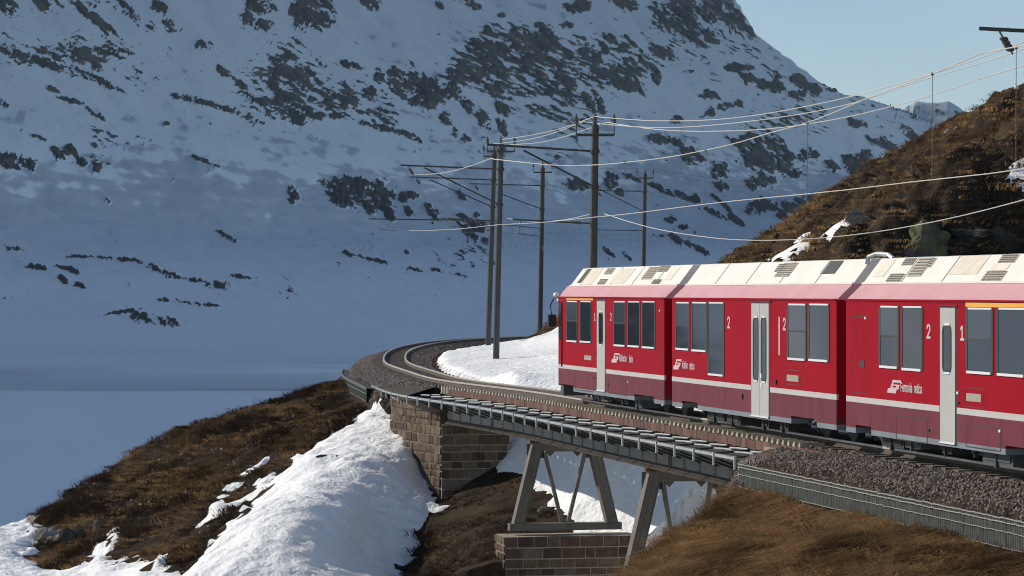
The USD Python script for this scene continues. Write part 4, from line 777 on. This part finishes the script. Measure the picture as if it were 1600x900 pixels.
# ---- middle car
c2, u0, u1 = car(1050, 1307, 'middle red railcar with the tall window and the wide double doors', wells=[(uA(1066), uA(1090)), (uA(1236), uA(1276))])
window(c2, 1055.6, 1078.2, 471.7, 547.0); window(c2, 1080.5, 1105.4, 471.7, 549.5, seam=False); window(c2, 1106.4, 1132.3, 471.9, 587.3, seam=False)
lettering(c2, '2', 1136.3, 512.5, .25, 'class_number', 1.3); lettering(c2, '2', 1223, 515.5, .25, 'class_number', 1.3)
door(c2, 1174.6, 1202.2, 474, 652, [(1178, 1186.3, 495, 595), (1190.3, 1198.7, 495, 597)], 1188.3)
window(c2, 1230.2, 1260.6, 474.3, 563.0); window(c2, 1262.9, 1296.3, 474.3, 565.0, seam=False)
vent(c2, 1229.7, 1247.7, 586, 596); outline(c2, 'panel_line', 1228, 1251, 578, 602, 'bellows')
logo(c2, 1053.5, 1064, 569.5); words(c2, ('Viafier', 1066, 575.2), ('retica', 1077.5, 576.8))
obj('notice', side_box(U_of(1216.5), U_of(1219), W_of(1218, 555), W_of(1218, 495), .004), M['glare_pink'], c2)
for px_, py_ in ((1160.5, 619.5), (1213, 597), (1190.5, 587), (1191, 603)): obj('latch', side_box(U_of(px_) - .05, U_of(px_) + .05, W_of(px_, py_) - .05, W_of(px_, py_) + .05, .03), M['chrome'] if 1185 < px_ < 1200 else M['black'], c2)
obj('door_rail', side_box(U_of(1173), U_of(1205.5), W_of(1188, 472.5), W_of(1188, 470.0), .03), M['red_dusty'], c2)
for p_ in ((1218, 1241, .32, .95, 'grille'), (1214, 1226, .55, .9, 'grille')): patch(c2, 'roof_panel', *p_)
patch(c2, 'roof_recess', 1289, 1312, .42, .97, 'rubber')
obj('roof_pipe', tube([(U_of(1302) + .3, -.72, 3.60), (U_of(1302) + .35, -.7, 3.74), (U_of(1302) + .7, -.64, 3.80), (U_of(1302) + 1.3, -.60, 3.78), (U_of(1302) + 1.5, -.56, 3.70)], .045, 8), M['galv'], c2)
bogie(c2, U_of(1079)); bogie(c2, U_of(1258)); under_boxes(c2, [(U_of(1092), U_of(1118), .10, 'black'), (U_of(1122), U_of(1143), .05, 'black'), (U_of(1176), U_of(1187), .08, 'black'), (U_of(1204), U_of(1217), .10, 'black')])
# ---- near car, running out of the picture
c3, u0, u1 = car(1322, 1600, 'near red railcar cut off by the right edge, with the long yellow first class band', extra=4.2, wells=[(uA(1337), uA(1361)), (uA(1571), uA(1571) + 3.4)])
window(c3, 1373.5, 1405.3, 477.7, 575.5); window(c3, 1408.5, 1442.7, 478.0, 579.5, seam=False)
outline(c3, 'equipment_door', 1331.7, 1356, 494, 615); obj('door_handle', side_box(U_of(1344), U_of(1350.5), W_of(1347, 574), W_of(1347, 563), .006), M['rubber'], c3)
obj('equipment_seam', side_box(U_of(1343), U_of(1343) + .014, W_of(1343, 613), W_of(1343, 496), .002), M['rubber'], c3)
lettering(c3, '2', 1447.3, 528.5, .25, 'class_number', 1.3); lettering(c3, '1', 1499.5, 531.5, .25, 'class_number', 1.3)
door(c3, 1469.7, 1493.6, 481, 693.5, [(1474, 1488, 506.7, 583)])
obj('door_rail', side_box(U_of(1466), U_of(1497), W_of(1480, 478.8), W_of(1480, 476.6), .03), M['red_dusty'], c3)
obj('class_band', side_box(U_of(1509), u1 - .6, W_of(1509, 479.4), W_of(1509, 472.8), .006), M['yellow'], c3)
window(c3, 1509.5, 1552.3, 480.5, 584.5); window(c3, 1557.3, 1604, 480.8, 588.5, seam=False); window(c3, 1609, 1662, 480.8, 590, seam=False)
vent(c3, 1510, 1533, 615, 627.5); outline(c3, 'panel_line', 1507, 1537, 606, 637, 'bellows')
logo(c3, 1389, 1406, 604.5); words(c3, ('Ferrovia', 1407.5, 611.5), ('retica', 1428.5, 613.5))
outline(c3, 'hatch', 1400, 1449, 651, 690); outline(c3, 'hatch', 1509, 1564, 666, 702)
for px_, py_ in ((1452, 672), (1497.5, 629.5), (1563, 673.5), (1497, 614), (1353, 497)): obj('latch', side_box(U_of(px_) - .045, U_of(px_) + .045, W_of(px_, py_) - .022, W_of(px_, py_) + .022, .02), M['chrome'] if px_ in (1563, 1497, 1353) else M['black'], c3)
for p_ in ((1373, 1391, .25, .95, 'roof_pale'), (1412, 1432, .70, .96, 'grille'), (1388, 1412, .06, .36, 'grille'), (1428, 1450, .25, .98, 'grille'), (1452, 1460, .6, .95, 'grille'), (1493, 1538, .30, .99, 'roof_beige'), (1563, 1590, .70, .98, 'grille'), (1538, 1570, .06, .40, 'grille'), (1550, 1577, .42, .68, 'roof_pale')): patch(c3, 'roof_panel', *p_)
bogie(c3, U_of(1349)); bogie(c3, U_of(1571) + 1.8); under_boxes(c3, [(U_of(1362), U_of(1396), .10, 'black'), (U_of(1398), U_of(1422), .14, 'under_grey'), (U_of(1455), U_of(1470), .14, 'black'), (U_of(1475), U_of(1500), .28, 'black'), (U_of(1500), U_of(1517), .2, 'black'), (U_of(1518), U_of(1565), .08, 'under_grey')])
# bellows between the sections
for a, b, o in ((1038, 1050, 'far and middle'), (1307, 1322, 'middle and near')):
    ua, ub = U_of(a) + .014, U_of(b) - .014; n = 7
    g = obj('gangway_bellows', cat([layer(ua + (ub - ua) * k / n + .004, ua + (ub - ua) * (k + 1) / n - .004, sym([(.98 + .04 * (k % 2), .6), (.98 + .04 * (k % 2), 2.8), (.7, 3.05)])) for k in range(n)]), M['bellows'])
    tag(g, f'dark folded gangway bellows between the {o} railcars', 'bellows')
    # bring the piece, modelled along the train, to its place
    UsdGeom.Xformable(g).AddTransformOp().Set(Gf.Matrix4d(*map(float, UX), 0, *map(float, VX), 0, 0, 0, 1, 0, *map(float, ORG), 1))
# ------------------------------------------------------------------ overhead line poles and wires
def insulator_m(x, y, z, h=.30, r=.085):
    ms = [trimesh.creation.cylinder(.02, h + .16, sections=8).apply_translation([x, y, z + (h + .16) / 2 - .1])]
    prof = [(.0, 0), (r, .02), (r * .95, h * .25), (r * .55, h * .38), (r * .9, h * .5), (r * .85, h * .7), (r * .5, h * .8), (r * .45, h), (0, h + .01)]
    m = trimesh.creation.revolve(prof, sections=12); m.apply_translation([x, y, z]); return cat(ms + [m])
def pole(px_base, px_top, D, py_top, zb, r, label, matn, arm=None, strut=None, reg=None, heads=True, extra=None):
    """arm: (tip px, tip py, root py); strut: (outer px, outer py, root py); reg: the low steady arm the same way"""
    b, tp = P3(px_base, YH, D), P3(px_top, py_top, D); b[2] = zb
    t = thing('catenary_pole', label, 'catenary pole', b)
    rel = lambda p: np.asarray(p) - b
    top = rel(tp)
    obj('post', tube([(0, 0, -.8), tuple(top * .5), tuple(top)], [r * 1.08, r, r * .92], 14), M[matn], t)
    ax = lambda py: top * ((HC - D * (py - YH) / F - zb) / top[2])       # a point of the post's axis at a picture row
    if heads:
        sc = D / F; y0 = top[2] - .32; wd = .62
        ca = obj('cross_arm', cat([bar((top[0] - wd, -r - .02, y0), (top[0] + wd, -r - .02, y0), .07, .09), bar((top[0] - wd, -r - .02, y0), (top[0] - wd, -r - .02, y0 + .38), .035, .035), bar((top[0] + wd, -r - .02, y0), (top[0] + wd, -r - .02, y0 + .38), .035, .035)]), M['dark_metal'], t)
        obj('insulator', insulator_m(top[0] - wd, -r - .02, y0 + .34), M['insulator'], t); obj('insulator', insulator_m(top[0] + wd, -r - .02, y0 + .34), M['insulator'], t); obj('insulator', insulator_m(top[0], 0, top[2] + .06), M['insulator'], t)
        obj('cap', trimesh.creation.cone(r * .9, .10, sections=12).apply_translation(top), M['dark_metal'], t)
    if arm:
        tipx, tipy, rooty = arm; a = obj('arm', tube([ax(rooty), rel(P3(tipx, tipy, D))], .036, 8), M['dark_metal'], t)
        tip = rel(P3(tipx, tipy, D)); f = ax(rooty); h = tip + (f - tip) * .07; lo = h + np.array([.27, 0, -.46])
        n = 4; obj('hanging_insulator', cat([tube([h, lo], .018, 6)] + [trimesh.creation.icosphere(1, .085).apply_scale([1, 1, .55]).apply_translation(h + (lo - h) * q) for q in (.38, .52, .66, .80)]), M['insulator'], t)
        obj('band', trimesh.creation.cylinder(r * 1.25, .12, sections=14).apply_translation(f), M['dark_metal'], t)
    if strut:
        obj('strut', tube([ax(strut[2]), rel(P3(strut[0], strut[1], D))], .033, 8), M['dark_metal'], t)
        obj('band', trimesh.creation.cylinder(r * 1.25, .10, sections=14).apply_translation(ax(strut[2])), M['dark_metal'], t)
    if reg:
        rt, tp2 = ax(reg[2]), rel(P3(reg[0], reg[1], D)); g = obj('steady_arm', tube([rt, tp2], .026, 8), M['dark_metal'], t)
        obj('steady_insulator', cat([trimesh.creation.icosphere(1, .08).apply_scale([.5, 1, 1]).apply_translation(rt + (tp2 - rt) * q) for q in (.18, .22, .26)]), M['insulator'], g)
        e = rt + (tp2 - rt) * .90; obj('registration_drop', cat([tube([e, e + np.array([-.1, 0, -.45])], .022, 6), tube([e + np.array([-.1, 0, -.45]), e + np.array([.7, 0, -.55])], .018, 6)]), M['wire_dark'], g)
    if extra:
        obj('notice_plate', box(*extra), M['concrete'], t)
    return t
gzp = lambda px, D: float(gz((px - 800) / F * D, D))
pole(762, 772.5, 187, 236, gzp(762, 187) , .155, 'leaning grey pole just left of the pole at the bend, its foot in the snow', 'pole_steel', (640, 276.5, 281), (672, 281, 323.5), (700, 341, 346))
pole(774.5, 783, 146, 226, gzp(774.5, 146), .138, 'dark pole standing in the snow plateau nearest the track bend', 'pole_steel', (626, 258, 264.5), (663, 262, 320), (576, 342, 345))
pole(843, 848, 216, 262, gzp(841, 216), .165, 'thin dark pole rising behind the brown mound left of the railcar', 'pole_wood', (733, 287, 290), (780, 302, 327), (690, 341, 357), extra=(.18, .30, -.2, -.17, 6.2, 6.5))
pole(923.5, 930, 105, 196, gzp(924, 105), .128, 'tall brown pole right behind the roof of the far railcar', 'pole_wood', (762, 226, 236.5), (818, 235, 292), (801, 343, 349.5), extra=(-.42, -.16, -.2, -.10, 3.6, 4.35))
pole(1003, 1008, 243, 272, gzp(1003, 243), .165, 'dark pole standing alone behind the railcar roof, right of the tall brown pole', 'pole_wood', (928, 297.5, 299), (890, 272, 331), (930, 359, 360.5))
# the next pole stands past the right edge; its arm reaches into the picture
pole(1958, 1958, 59, -60, 0.3, .14, 'tube arm with a slanting black insulator reaching in at the top right', 'pole_wood', (1530, 44.5, 66), None, None)

def wire(label, pts, dfun, r, matn='wire', group=None, name='overhead_wire', cat_='wire'):
    """pts: places in the picture along the wire; dfun: their distance"""
    P = np.array([P3(a, b, dfun(a)) for a, b in pts])
    l = np.r_[0, np.cumsum(np.linalg.norm(np.diff(P, axis=0), axis=1))]
    if len(P) > 2:
        deg = CubicSpline(l, P, bc_type='natural'); P = deg(np.linspace(0, l[-1], 40))
    m = obj(name, tube(P, r, 6), M[matn]); tag(m, label, cat_, group); return m
def along(c, lo=None): return lambda px: c / (.1934 + (px - 800) / F)
dM = lambda px: float(np.interp(px, [640, 700, 766], [146, 122, 105])) if px < 766 else 20.08 / (.1934 + (px - 800) / F) if px > 800 else 105 - (px - 766) / 34 * 1.2
dT = along(23.2); dL = lambda px: float(np.interp(px, [764, 800, 928], [146, 138, 105]))
dF = lambda px: dL(px) if px < 928 else float(np.interp(px, [928, 960, 1600], [105, 103, 60]))
wire('topmost bright feeder wire sagging from the tall brown pole up to the right', [(929, 182), (980, 186.5), (1060, 189), (1150, 184), (1240, 170), (1337, 149), (1420, 126), (1510, 98), (1610, 62)], dF, .011)
wire('second feeder wire from the left insulator of the tall brown pole', [(911, 190), (960, 195.5), (1010, 199), (1060, 199), (1150, 192), (1240, 180), (1352, 155.5), (1420, 132), (1532, 99), (1610, 73)], dF, .011)
wire('lowest of the three feeder wires from the right insulator of the tall pole', [(948, 191), (990, 198), (1050, 204), (1120, 205), (1180, 203), (1240, 197), (1393, 166.5), (1487, 138.5), (1544, 119), (1610, 100)], dF, .011)
for a, lab in (([(784, 218), (825, 212), (875, 201), (929, 182)], 'short feeder span between the two pole tops left of the railcar, top strand'),
               ([(766, 225.5), (820, 219), (870, 206), (911, 190)], 'short feeder span ending at the left insulator of the dark pole'),
               ([(797, 226), (840, 223), (880, 214), (948, 191)], 'short feeder span ending at the right insulator of the dark pole')):
    wire(lab, a, dL, .012)
wire('bright messenger wire dipping behind the poles and rising to the top right insulator', [(766, 248), (820, 254), (880, 258.5), (925, 258), (980, 253.5), (1060, 243), (1105, 234), (1163, 220), (1200, 208.5), (1262, 191.5), (1352, 155), (1457, 115.5), (1534, 83)], dM, .011)
wire('short bright messenger span ending at the arm left of the poles', [(648, 272), (690, 270.5), (725, 262.5), (766, 248)], dM, .012)
dC = lambda px: 20.08 / (.1934 + (px - 800) / F) if px > 800 else float(np.interp(px, [590, 656, 800], [150, 142, 105]))
wire('contact wire rising from the bend across the picture to the right edge', [(640, 360.5), (720, 357.5), (776, 351.5), (880, 344.5), (922, 340), (974, 335), (1102, 319), (1240, 305), (1346, 294), (1454, 281), (1532, 273), (1612, 262)], dC, .010)
wire('lower return wire looping from the tall brown pole to the right edge', [(944, 334), (1006, 353), (1071, 366), (1127, 373), (1180, 375.5), (1240, 374.5), (1341, 366), (1420, 354), (1476, 343), (1544, 327), (1612, 309)], dF, .011)
wire('short bright wire running up to the steady arm of the tall pole', [(792, 341), (815, 344.5), (850, 346), (880, 343.5), (921, 335)], dL, .011)
wire('messenger end running from the near top insulator out of the picture', [(1534, 83), (1610, 69)], lambda p: float(np.interp(p, [1534, 1610], [59, 50])), .012)
dN = lambda px: float(np.interp(px, [640, 784, 848, 1008, 1300], [170, 187, 216, 243, 255]))
for a, lab in (([(855, 251), (930, 262), (1007, 263)], 'thin dark wire between the two farther pole tops'), ([(772, 236), (810, 247), (848, 251)], 'thin dark wire from the leaning pole to the pole behind it'),
               ([(1009, 263), (1096, 276), (1240, 291), (1300, 293)], 'faint wire running right from the lone pole into the hillside'), ([(1019, 268), (1096, 283), (1230, 299)], 'fainter second wire running right from the lone pole')):
    wire(lab, a, dN, .010, 'wire_dark')
wire('thin dark contact wire beyond the poles level with the steady arms', [(600, 355), (700, 361), (800, 365), (950, 366), (1100, 371), (1250, 373)], dN, .009, 'wire_dark')
drop = [(703, 276, 355, dM), (977, 254.5, 335, dM), (1103, 235, 319, dM), (1262, 192, 303, dM), (1457, 115.5, 281, dM)]
for i, (px_, y0, y1, f_) in enumerate(drop):
    D = f_(px_); lab = ['thin dropper left of the leaning pole', 'thin dropper just right of the tall brown pole', 'thin dropper over the pale slope right of the lone pole', 'thin dropper in front of the dark wooded slope', 'long dropper against the sky left of the hill'][i]
    m = obj('dropper', cat([tube([P3(px_, y0, D), P3(px_ - .6, y1, D)], .0085 if px_ < 1300 else .007, 5), trimesh.creation.icosphere(1, .035).apply_translation(P3(px_, y0, D))]), M['wire_dark']); tag(m, lab, 'dropper')
m = obj('dropper', cat([tube([P3(1588, 75, 56), P3(1587.5, 265, 56)], .006, 5), trimesh.creation.icosphere(1, .03).apply_translation(P3(1588, 75, 56))]), M['wire_dark']); tag(m, 'long dropper nearest the right edge', 'dropper')
# ------------------------------------------------------------------ ballast, grass, boulders
def quat_z(a): return np.stack([np.cos(a / 2), 0 * a, 0 * a, np.sin(a / 2)], -1)
def rand_quat(n, r): q = r.normal(size=(n, 4)); return q / np.linalg.norm(q, axis=1)[:, None]
def chip(r, k=0):
    m = trimesh.creation.icosphere(0, 1.0); m.vertices *= r.uniform(.6, 1.1, (len(m.vertices), 1)); m.apply_scale([1, .8, .6]); return m
r2 = np.random.default_rng(21)
protos = [(chip(r2), M['ballast'] if k < 4 else M['ballast_red']) for k in range(6)]
def scatter_ballast(n, s0, s1, d0, d1, size, dens=None):
    s = r2.uniform(s0, s1, n); d = r2.uniform(d0, d1, n); p = TP(s, d, 0.0)
    z = gz(p[:, 0], p[:, 1]); w_ = (s > S_FAR + 1.6) & (s < S_FAR + 11.2) & (d > 1.0) & (d < 2.0); z = np.where(w_, np.maximum(z, np.where(d < 1.25, -.20 - .16 * (d - 1), -.24 - .31 * (d - 1.25))), z); return np.c_[p[:, :2], z + size * .25], r2.uniform(.6, 1.35, n) * size
A = [scatter_ballast(20000, 3, S_NEAR - 1.0, .62, 2.19, .034), scatter_ballast(1500, S_NEAR - 2.6, S_NEAR + .3, 1.4, 2.2, .045), scatter_ballast(12000, S_FAR + 1.7, sY(168), .58, 2.24, .048), scatter_ballast(5000, sY(168), SL - 3, .58, 2.2, .055),
     scatter_ballast(4500, S_FAR + 1, SL - 3, -.44, .44, .045), scatter_ballast(5000, S_FAR + 1, SL - 3, -1.75, -.58, .05), scatter_ballast(2500, 3, S_NEAR - 2.5, -.44, .44, .04)]
pos = np.vstack([a[0] for a in A]); sc_ = np.concatenate([a[1] for a in A])
ok = is_snow(pos[:, [1, 0]]) < .03; pos, sc_ = pos[ok], sc_[ok]
tag(instancer('ballast', protos, r2.integers(0, 6, len(pos)), pos, rand_quat(len(pos), r2), np.repeat(sc_[:, None], 3, 1)), 'loose grey and reddish ballast stones along the track', 'ballast', kind='stuff')

def tuft(r, n=16, L=.34, w=.014, spread=.13, lean=.9):
    V, Fc = [], []
    for k in range(n):
        x, y = r.normal(0, spread, 2); l = L * r.uniform(.6, 1.25); a = r.normal(0, .55); dirx, diry = math.cos(a), math.sin(a); ln = lean * r.uniform(.5, 1.3)
        p0 = np.array([x, y, -.04]); p1 = p0 + np.array([dirx * l * .28 * ln, diry * l * .28 * ln, l * .42]); p2 = p1 + np.array([dirx * l * .6 * ln, diry * l * .6 * ln, l * .12 - .16 * l * ln])
        sd_ = np.array([-diry, dirx, 0]) * w * r.uniform(.7, 1.4); b = len(V)
        V += [p0 - sd_, p0 + sd_, p1 - sd_ * .8, p1 + sd_ * .8, p2]; Fc += [(b, b + 1, b + 3), (b, b + 3, b + 2), (b + 2, b + 3, b + 4)]
    return trimesh.Trimesh(V, Fc, process=False)
r3 = np.random.default_rng(33)
def grow(x, y, keep, L, w, mats, name, label, mx, n=16, spread=.13, lean=.9, up=0.0):
    z = gz(x, y); sn = is_snow(np.stack([y, x], -1)); fw = form_w(np.stack([y, x], -1))
    ok = keep & (sn < -.02) & (fw < .35); x, y, z = x[ok], y[ok], z[ok]
    gx_, gy_ = grad_x(np.stack([y, x], -1)), grad_y(np.stack([y, x], -1)); a = np.arctan2(-gy_, -gx_) + r3.normal(0, .5, len(x))
    prot = [(tuft(r3, n, L, w, spread, lean), m) for m in mats for _ in range(2)]
    u = noise(np.stack([x * .7, y * .35, x * 0], -1), 71) * .75 + r3.uniform(0, .25, len(x)); k = np.clip((u * len(mats)).astype(int), 0, len(mats) - 1) * 2 + r3.integers(0, 2, len(x))
    s_ = r3.uniform(.65, 1.3, len(x)) * mx(x, y)
    return tag(instancer(name, prot, k, np.c_[x, y, z], quat_z(a), np.stack([s_, s_, s_], -1)), label, 'grass', kind='stuff')
# the near bank
n = 30000; x = r3.uniform(1.5, 9.5, n); y = r3.uniform(46, 71, n); s_, d_ = sd_of(x, y)
clump = noise(np.stack([x * 1.6, y * .9, x * 0], -1), 72)
grow(x, y, (d_ > 2.40) & (d_ < 8.5) & (clump > .18) & (y < 70.2), .30, .008, [M['straw'], M['straw'], M['straw_dark']], 'dry_grass', 'dry brown grass on the bank below the wire baskets at right', lambda a, b: .45 + .9 * noise(np.stack([a * 1.6, b * .9, a * 0], -1), 72), 14, .10, 1.5)
n = 3200; x = r3.uniform(1.5, 9.5, n); y = r3.uniform(46, 70, n); s_, d_ = sd_of(x, y)
grow(x, y, (d_ > 2.42) & (d_ < 8.5), .46, .007, [M['straw']], 'long_grass', 'long pale straw lying over the near bank', lambda a, b: .6 + .6 * noise(np.stack([a * 1.2, b * .9, a * 0], -1), 78), 12, .09, 1.7)
# the promontory left of the bridge
n = 34000; x = r3.uniform(-19.5, -2, n); y = r3.uniform(94, 143, n); s_, d_ = sd_of(x, y)
clump = noise(np.stack([x * .8, y * .5, x * 0], -1), 73)
grow(x, y, (d_ > 2.4) & (clump > .22), .24, .013, [M['straw_dark'], M['heath'], M['straw'], M['straw_dark']], 'heath_grass', 'brown heath and dead grass on the promontory above the lake', lambda a, b: .35 + 1.05 * noise(np.stack([a * .8, b * .5, a * 0], -1), 73), 12, .17, 1.35)
# gully floor
n = 5000; x = r3.uniform(-4, 3, n); y = r3.uniform(86, 108, n); s_, d_ = sd_of(x, y)
grow(x, y, noise(np.stack([x, y, x * 0], -1), 74) > .45, .22, .014, [M['heath'], M['straw_dark']], 'gully_grass', 'sparse dark grass in the shaded gully under the bridge', lambda a, b: .7 + 0 * a, 10, .14, .8)
# the hill behind the train
n = 60000; x = r3.uniform(2, 32, n); y = r3.uniform(62, 216, n); s_, d_ = sd_of(x, y)
hill_c = noise(np.stack([x * .55, y * .3, x * 0], -1), 75)
grow(x, y, (d_ < -6.5) & (x / y < .19) & (hill_c > .12), .27, .016, [M['hill_straw'], M['hill_brown'], M['hill_straw'], M['straw_dark']], 'hill_grass', 'tawny dry grass clumps over the hillside behind the train', lambda a, b: .5 + .8 * noise(np.stack([a * .55, b * .3, a * 0], -1), 75), 16, .22, 1.7)

def boulder(px_, py_, w, h, label, mt='rock', seed=0, sub_=4, cuts=16, name='boulder', lo=44.0, cat_='rock', tilt=0.0, depth=.8, sink=.35, loc=None):
    r = np.random.default_rng(seed); c = pix(px_, py_, lo) if loc is None else np.array(loc, float)
    sc = c[1] / F if w > 3 else 1.0; W, H = w * sc, h * sc
    m = trimesh.creation.icosphere(sub_, 1.0); v = m.vertices
    for _ in range(cuts):
        nrm = r.normal(size=3); nrm /= np.linalg.norm(nrm); lim = r.uniform(.42, .80); ex = v @ nrm - lim; v = v - np.maximum(ex, 0)[:, None] * nrm * .92
    v = v * (1 + .50 * (fbm(v * 2.6 + seed, 5, seed) - .5)[:, None] * 2)
    v = v * [W / 2, W / 2 * depth, H / 2]; a = math.radians(tilt); v = v @ np.array([[math.cos(a), 0, math.sin(a)], [0, 1, 0], [-math.sin(a), 0, math.cos(a)]])
    v = v + c + [0, W * .25 * depth, H * (.5 - sink)]
    m.vertices = v; return tag(obj(name, m, M[mt], smooth=25 if sub_ > 3 else False), label, cat_)
boulder(1452, 405, 108, 92, 'large rock covered in green lichen just above the train roof', 'lichen_rock', 3, 4, 26, lo=80, tilt=-12, depth=.5, sink=.25)
boulder(1425, 405, 70, 52, 'broken grey rock at the left foot of the green lichen rock', 'rock', 4, lo=80, depth=.6)
boulder(1340, 352, 62, 36, 'grey stony outcrop beside the small snow streak on the hill', 'rock', 5, lo=90, depth=.6, tilt=-20)
boulder(1560, 392, 90, 70, 'dark rock in the shaded hollow at right above the train roof', 'dark_rock', 6, lo=75, depth=.6)
boulder(1590, 305, 70, 60, 'dark rock under the snow scrap at the right edge', 'dark_rock', 7, lo=80, depth=.6)
boulder(1520, 380, 80, 50, 'dark mossy rock between the lichen rock and the shaded hollow', 'dark_rock', 8, lo=78, depth=.6)
boulder(72, 846, 84, 78, 'grey cracked rock at the foot of the brown promontory', 'rock', 11, lo=95, depth=.8, tilt=25, sink=.55)
boulder(124, 846, 58, 66, 'smaller grey rock beside the cracked one on the promontory', 'dark_rock', 12, lo=95, depth=.8, sink=.6)
boulder(64, 889, 24, 12, 'small dark stone lying on the snow bottom left', 'dark_rock', 13, lo=90, sink=.2)
boulder(616, 636, 44, 62, 'dark rough rock between the far wire baskets and the abutment', 'dark_rock', 14, lo=100, depth=.9, sink=.5)
boulder(634, 664, 34, 50, 'lower dark rock squeezed between the snow bank and the abutment', 'dark_rock', 31, lo=100, depth=.9, sink=.6)
boulder(596, 640, 30, 44, 'dark rock at the top of the snow bank under the wire baskets', 'dark_rock', 32, lo=100, depth=.9, sink=.6)
boulder(600, 618, 26, 24, 'dark rock tucked against the end of the far wire baskets', 'dark_rock', 15, lo=100, depth=.9)
boulder(380, 688, 14, 12, 'small dark stone on the skyline of the promontory', 'dark_rock', 16, lo=100, sink=.1)
boulder(152, 830, 22, 26, 'mid grey stone in the heath above the lower snow', 'rock', 17, lo=95)
boulder(1170, 762, 22, 16, 'dark stone at the top corner of the grass bank by the girder end', 'dark_rock', 18)
boulder(1290, 880, 26, 16, 'pale stone lying in the dry grass low on the near bank', 'rock', 19)
boulder(848, 802, 26, 16, 'snow-edged stone on the gully floor behind the trestle', 'rock', 20, lo=90)
boulder(690, 610, 1, 1, 'pale rubble at the near end of the parapet block', 'rock', 23, loc=TP(S_NEAR - .9, 1.9, -.62), name='rubble') if False else None
# loose stones strewn over the promontory
n = 2600; x = r3.uniform(-16, -4, n); y = r3.uniform(97, 134, n); s_, d_ = sd_of(x, y); zz = gz(x, y); ok = (is_snow(np.stack([y, x], -1)) < 0) & (d_ > 2.6) & (noise(np.stack([x * .5, y * .3, x * 0], -1), 76) > .42); x, y, zz = x[ok], y[ok], zz[ok]
sz = r3.uniform(.02, .075, len(x)); tag(instancer('loose_stones', [(chip(r3), M['ballast']), (chip(r3), M['rock']), (chip(r3), M['rock_pale'])], r3.choice([0, 0, 1, 1, 2], len(x)), np.c_[x, y, zz + sz * .3], rand_quat(len(x), r3), np.repeat(sz[:, None], 3, 1)), 'small stones strewn over the brown promontory', 'stones', kind='stuff')

for nm, n, x0, x1, y0, y1, a0, a1, lab, cond in (('hill_stones', 1500, 2, 30, 75, 205, .05, .24, 'grey stones poking out of the grassy hillside behind the train', lambda d, c: (d < -6.5) & (c > .55)),
                                                 ('bank_stones', 260, 2, 9, 46, 70, .025, .075, 'small stones lying in the dry grass of the near bank', lambda d, c: (d > 2.6) & (d < 8) & (c > .5))):
    x = r3.uniform(x0, x1, n); y = r3.uniform(y0, y1, n); s_, d_ = sd_of(x, y); c_ = noise(np.stack([x * .6, y * .4, x * 0], -1), 79); zz = gz(x, y)
    ok = (is_snow(np.stack([y, x], -1)) < 0) & cond(d_, c_); x, y, zz = x[ok], y[ok], zz[ok]; sz = a0 + (a1 - a0) * r3.uniform(0, 1, len(x)) ** 2.5
    tag(instancer(nm, [(chip(r3), M['rock']), (chip(r3), M['rock']), (chip(r3), M['rock_pale'])], r3.choice([0, 0, 1, 1, 2], len(x)), np.c_[x, y, zz + sz * .3], rand_quat(len(x), r3), np.repeat(sz[:, None], 3, 1)), lab, 'stones', kind='stuff')

# ------------------------------------------------------------------ thin mountain air
haze_mat = usdkit.material(stage, '/World/Looks/haze', {'v': ('principled_volume', {'color': (0.76, 0.90, 1.0), 'density': 0.00004, 'anisotropy': 0.2})}, volume='v.volume')
tag(obj('haze', box(-3400, 2600, -60, 8900, -73, 2700), haze_mat), kind='stuff')
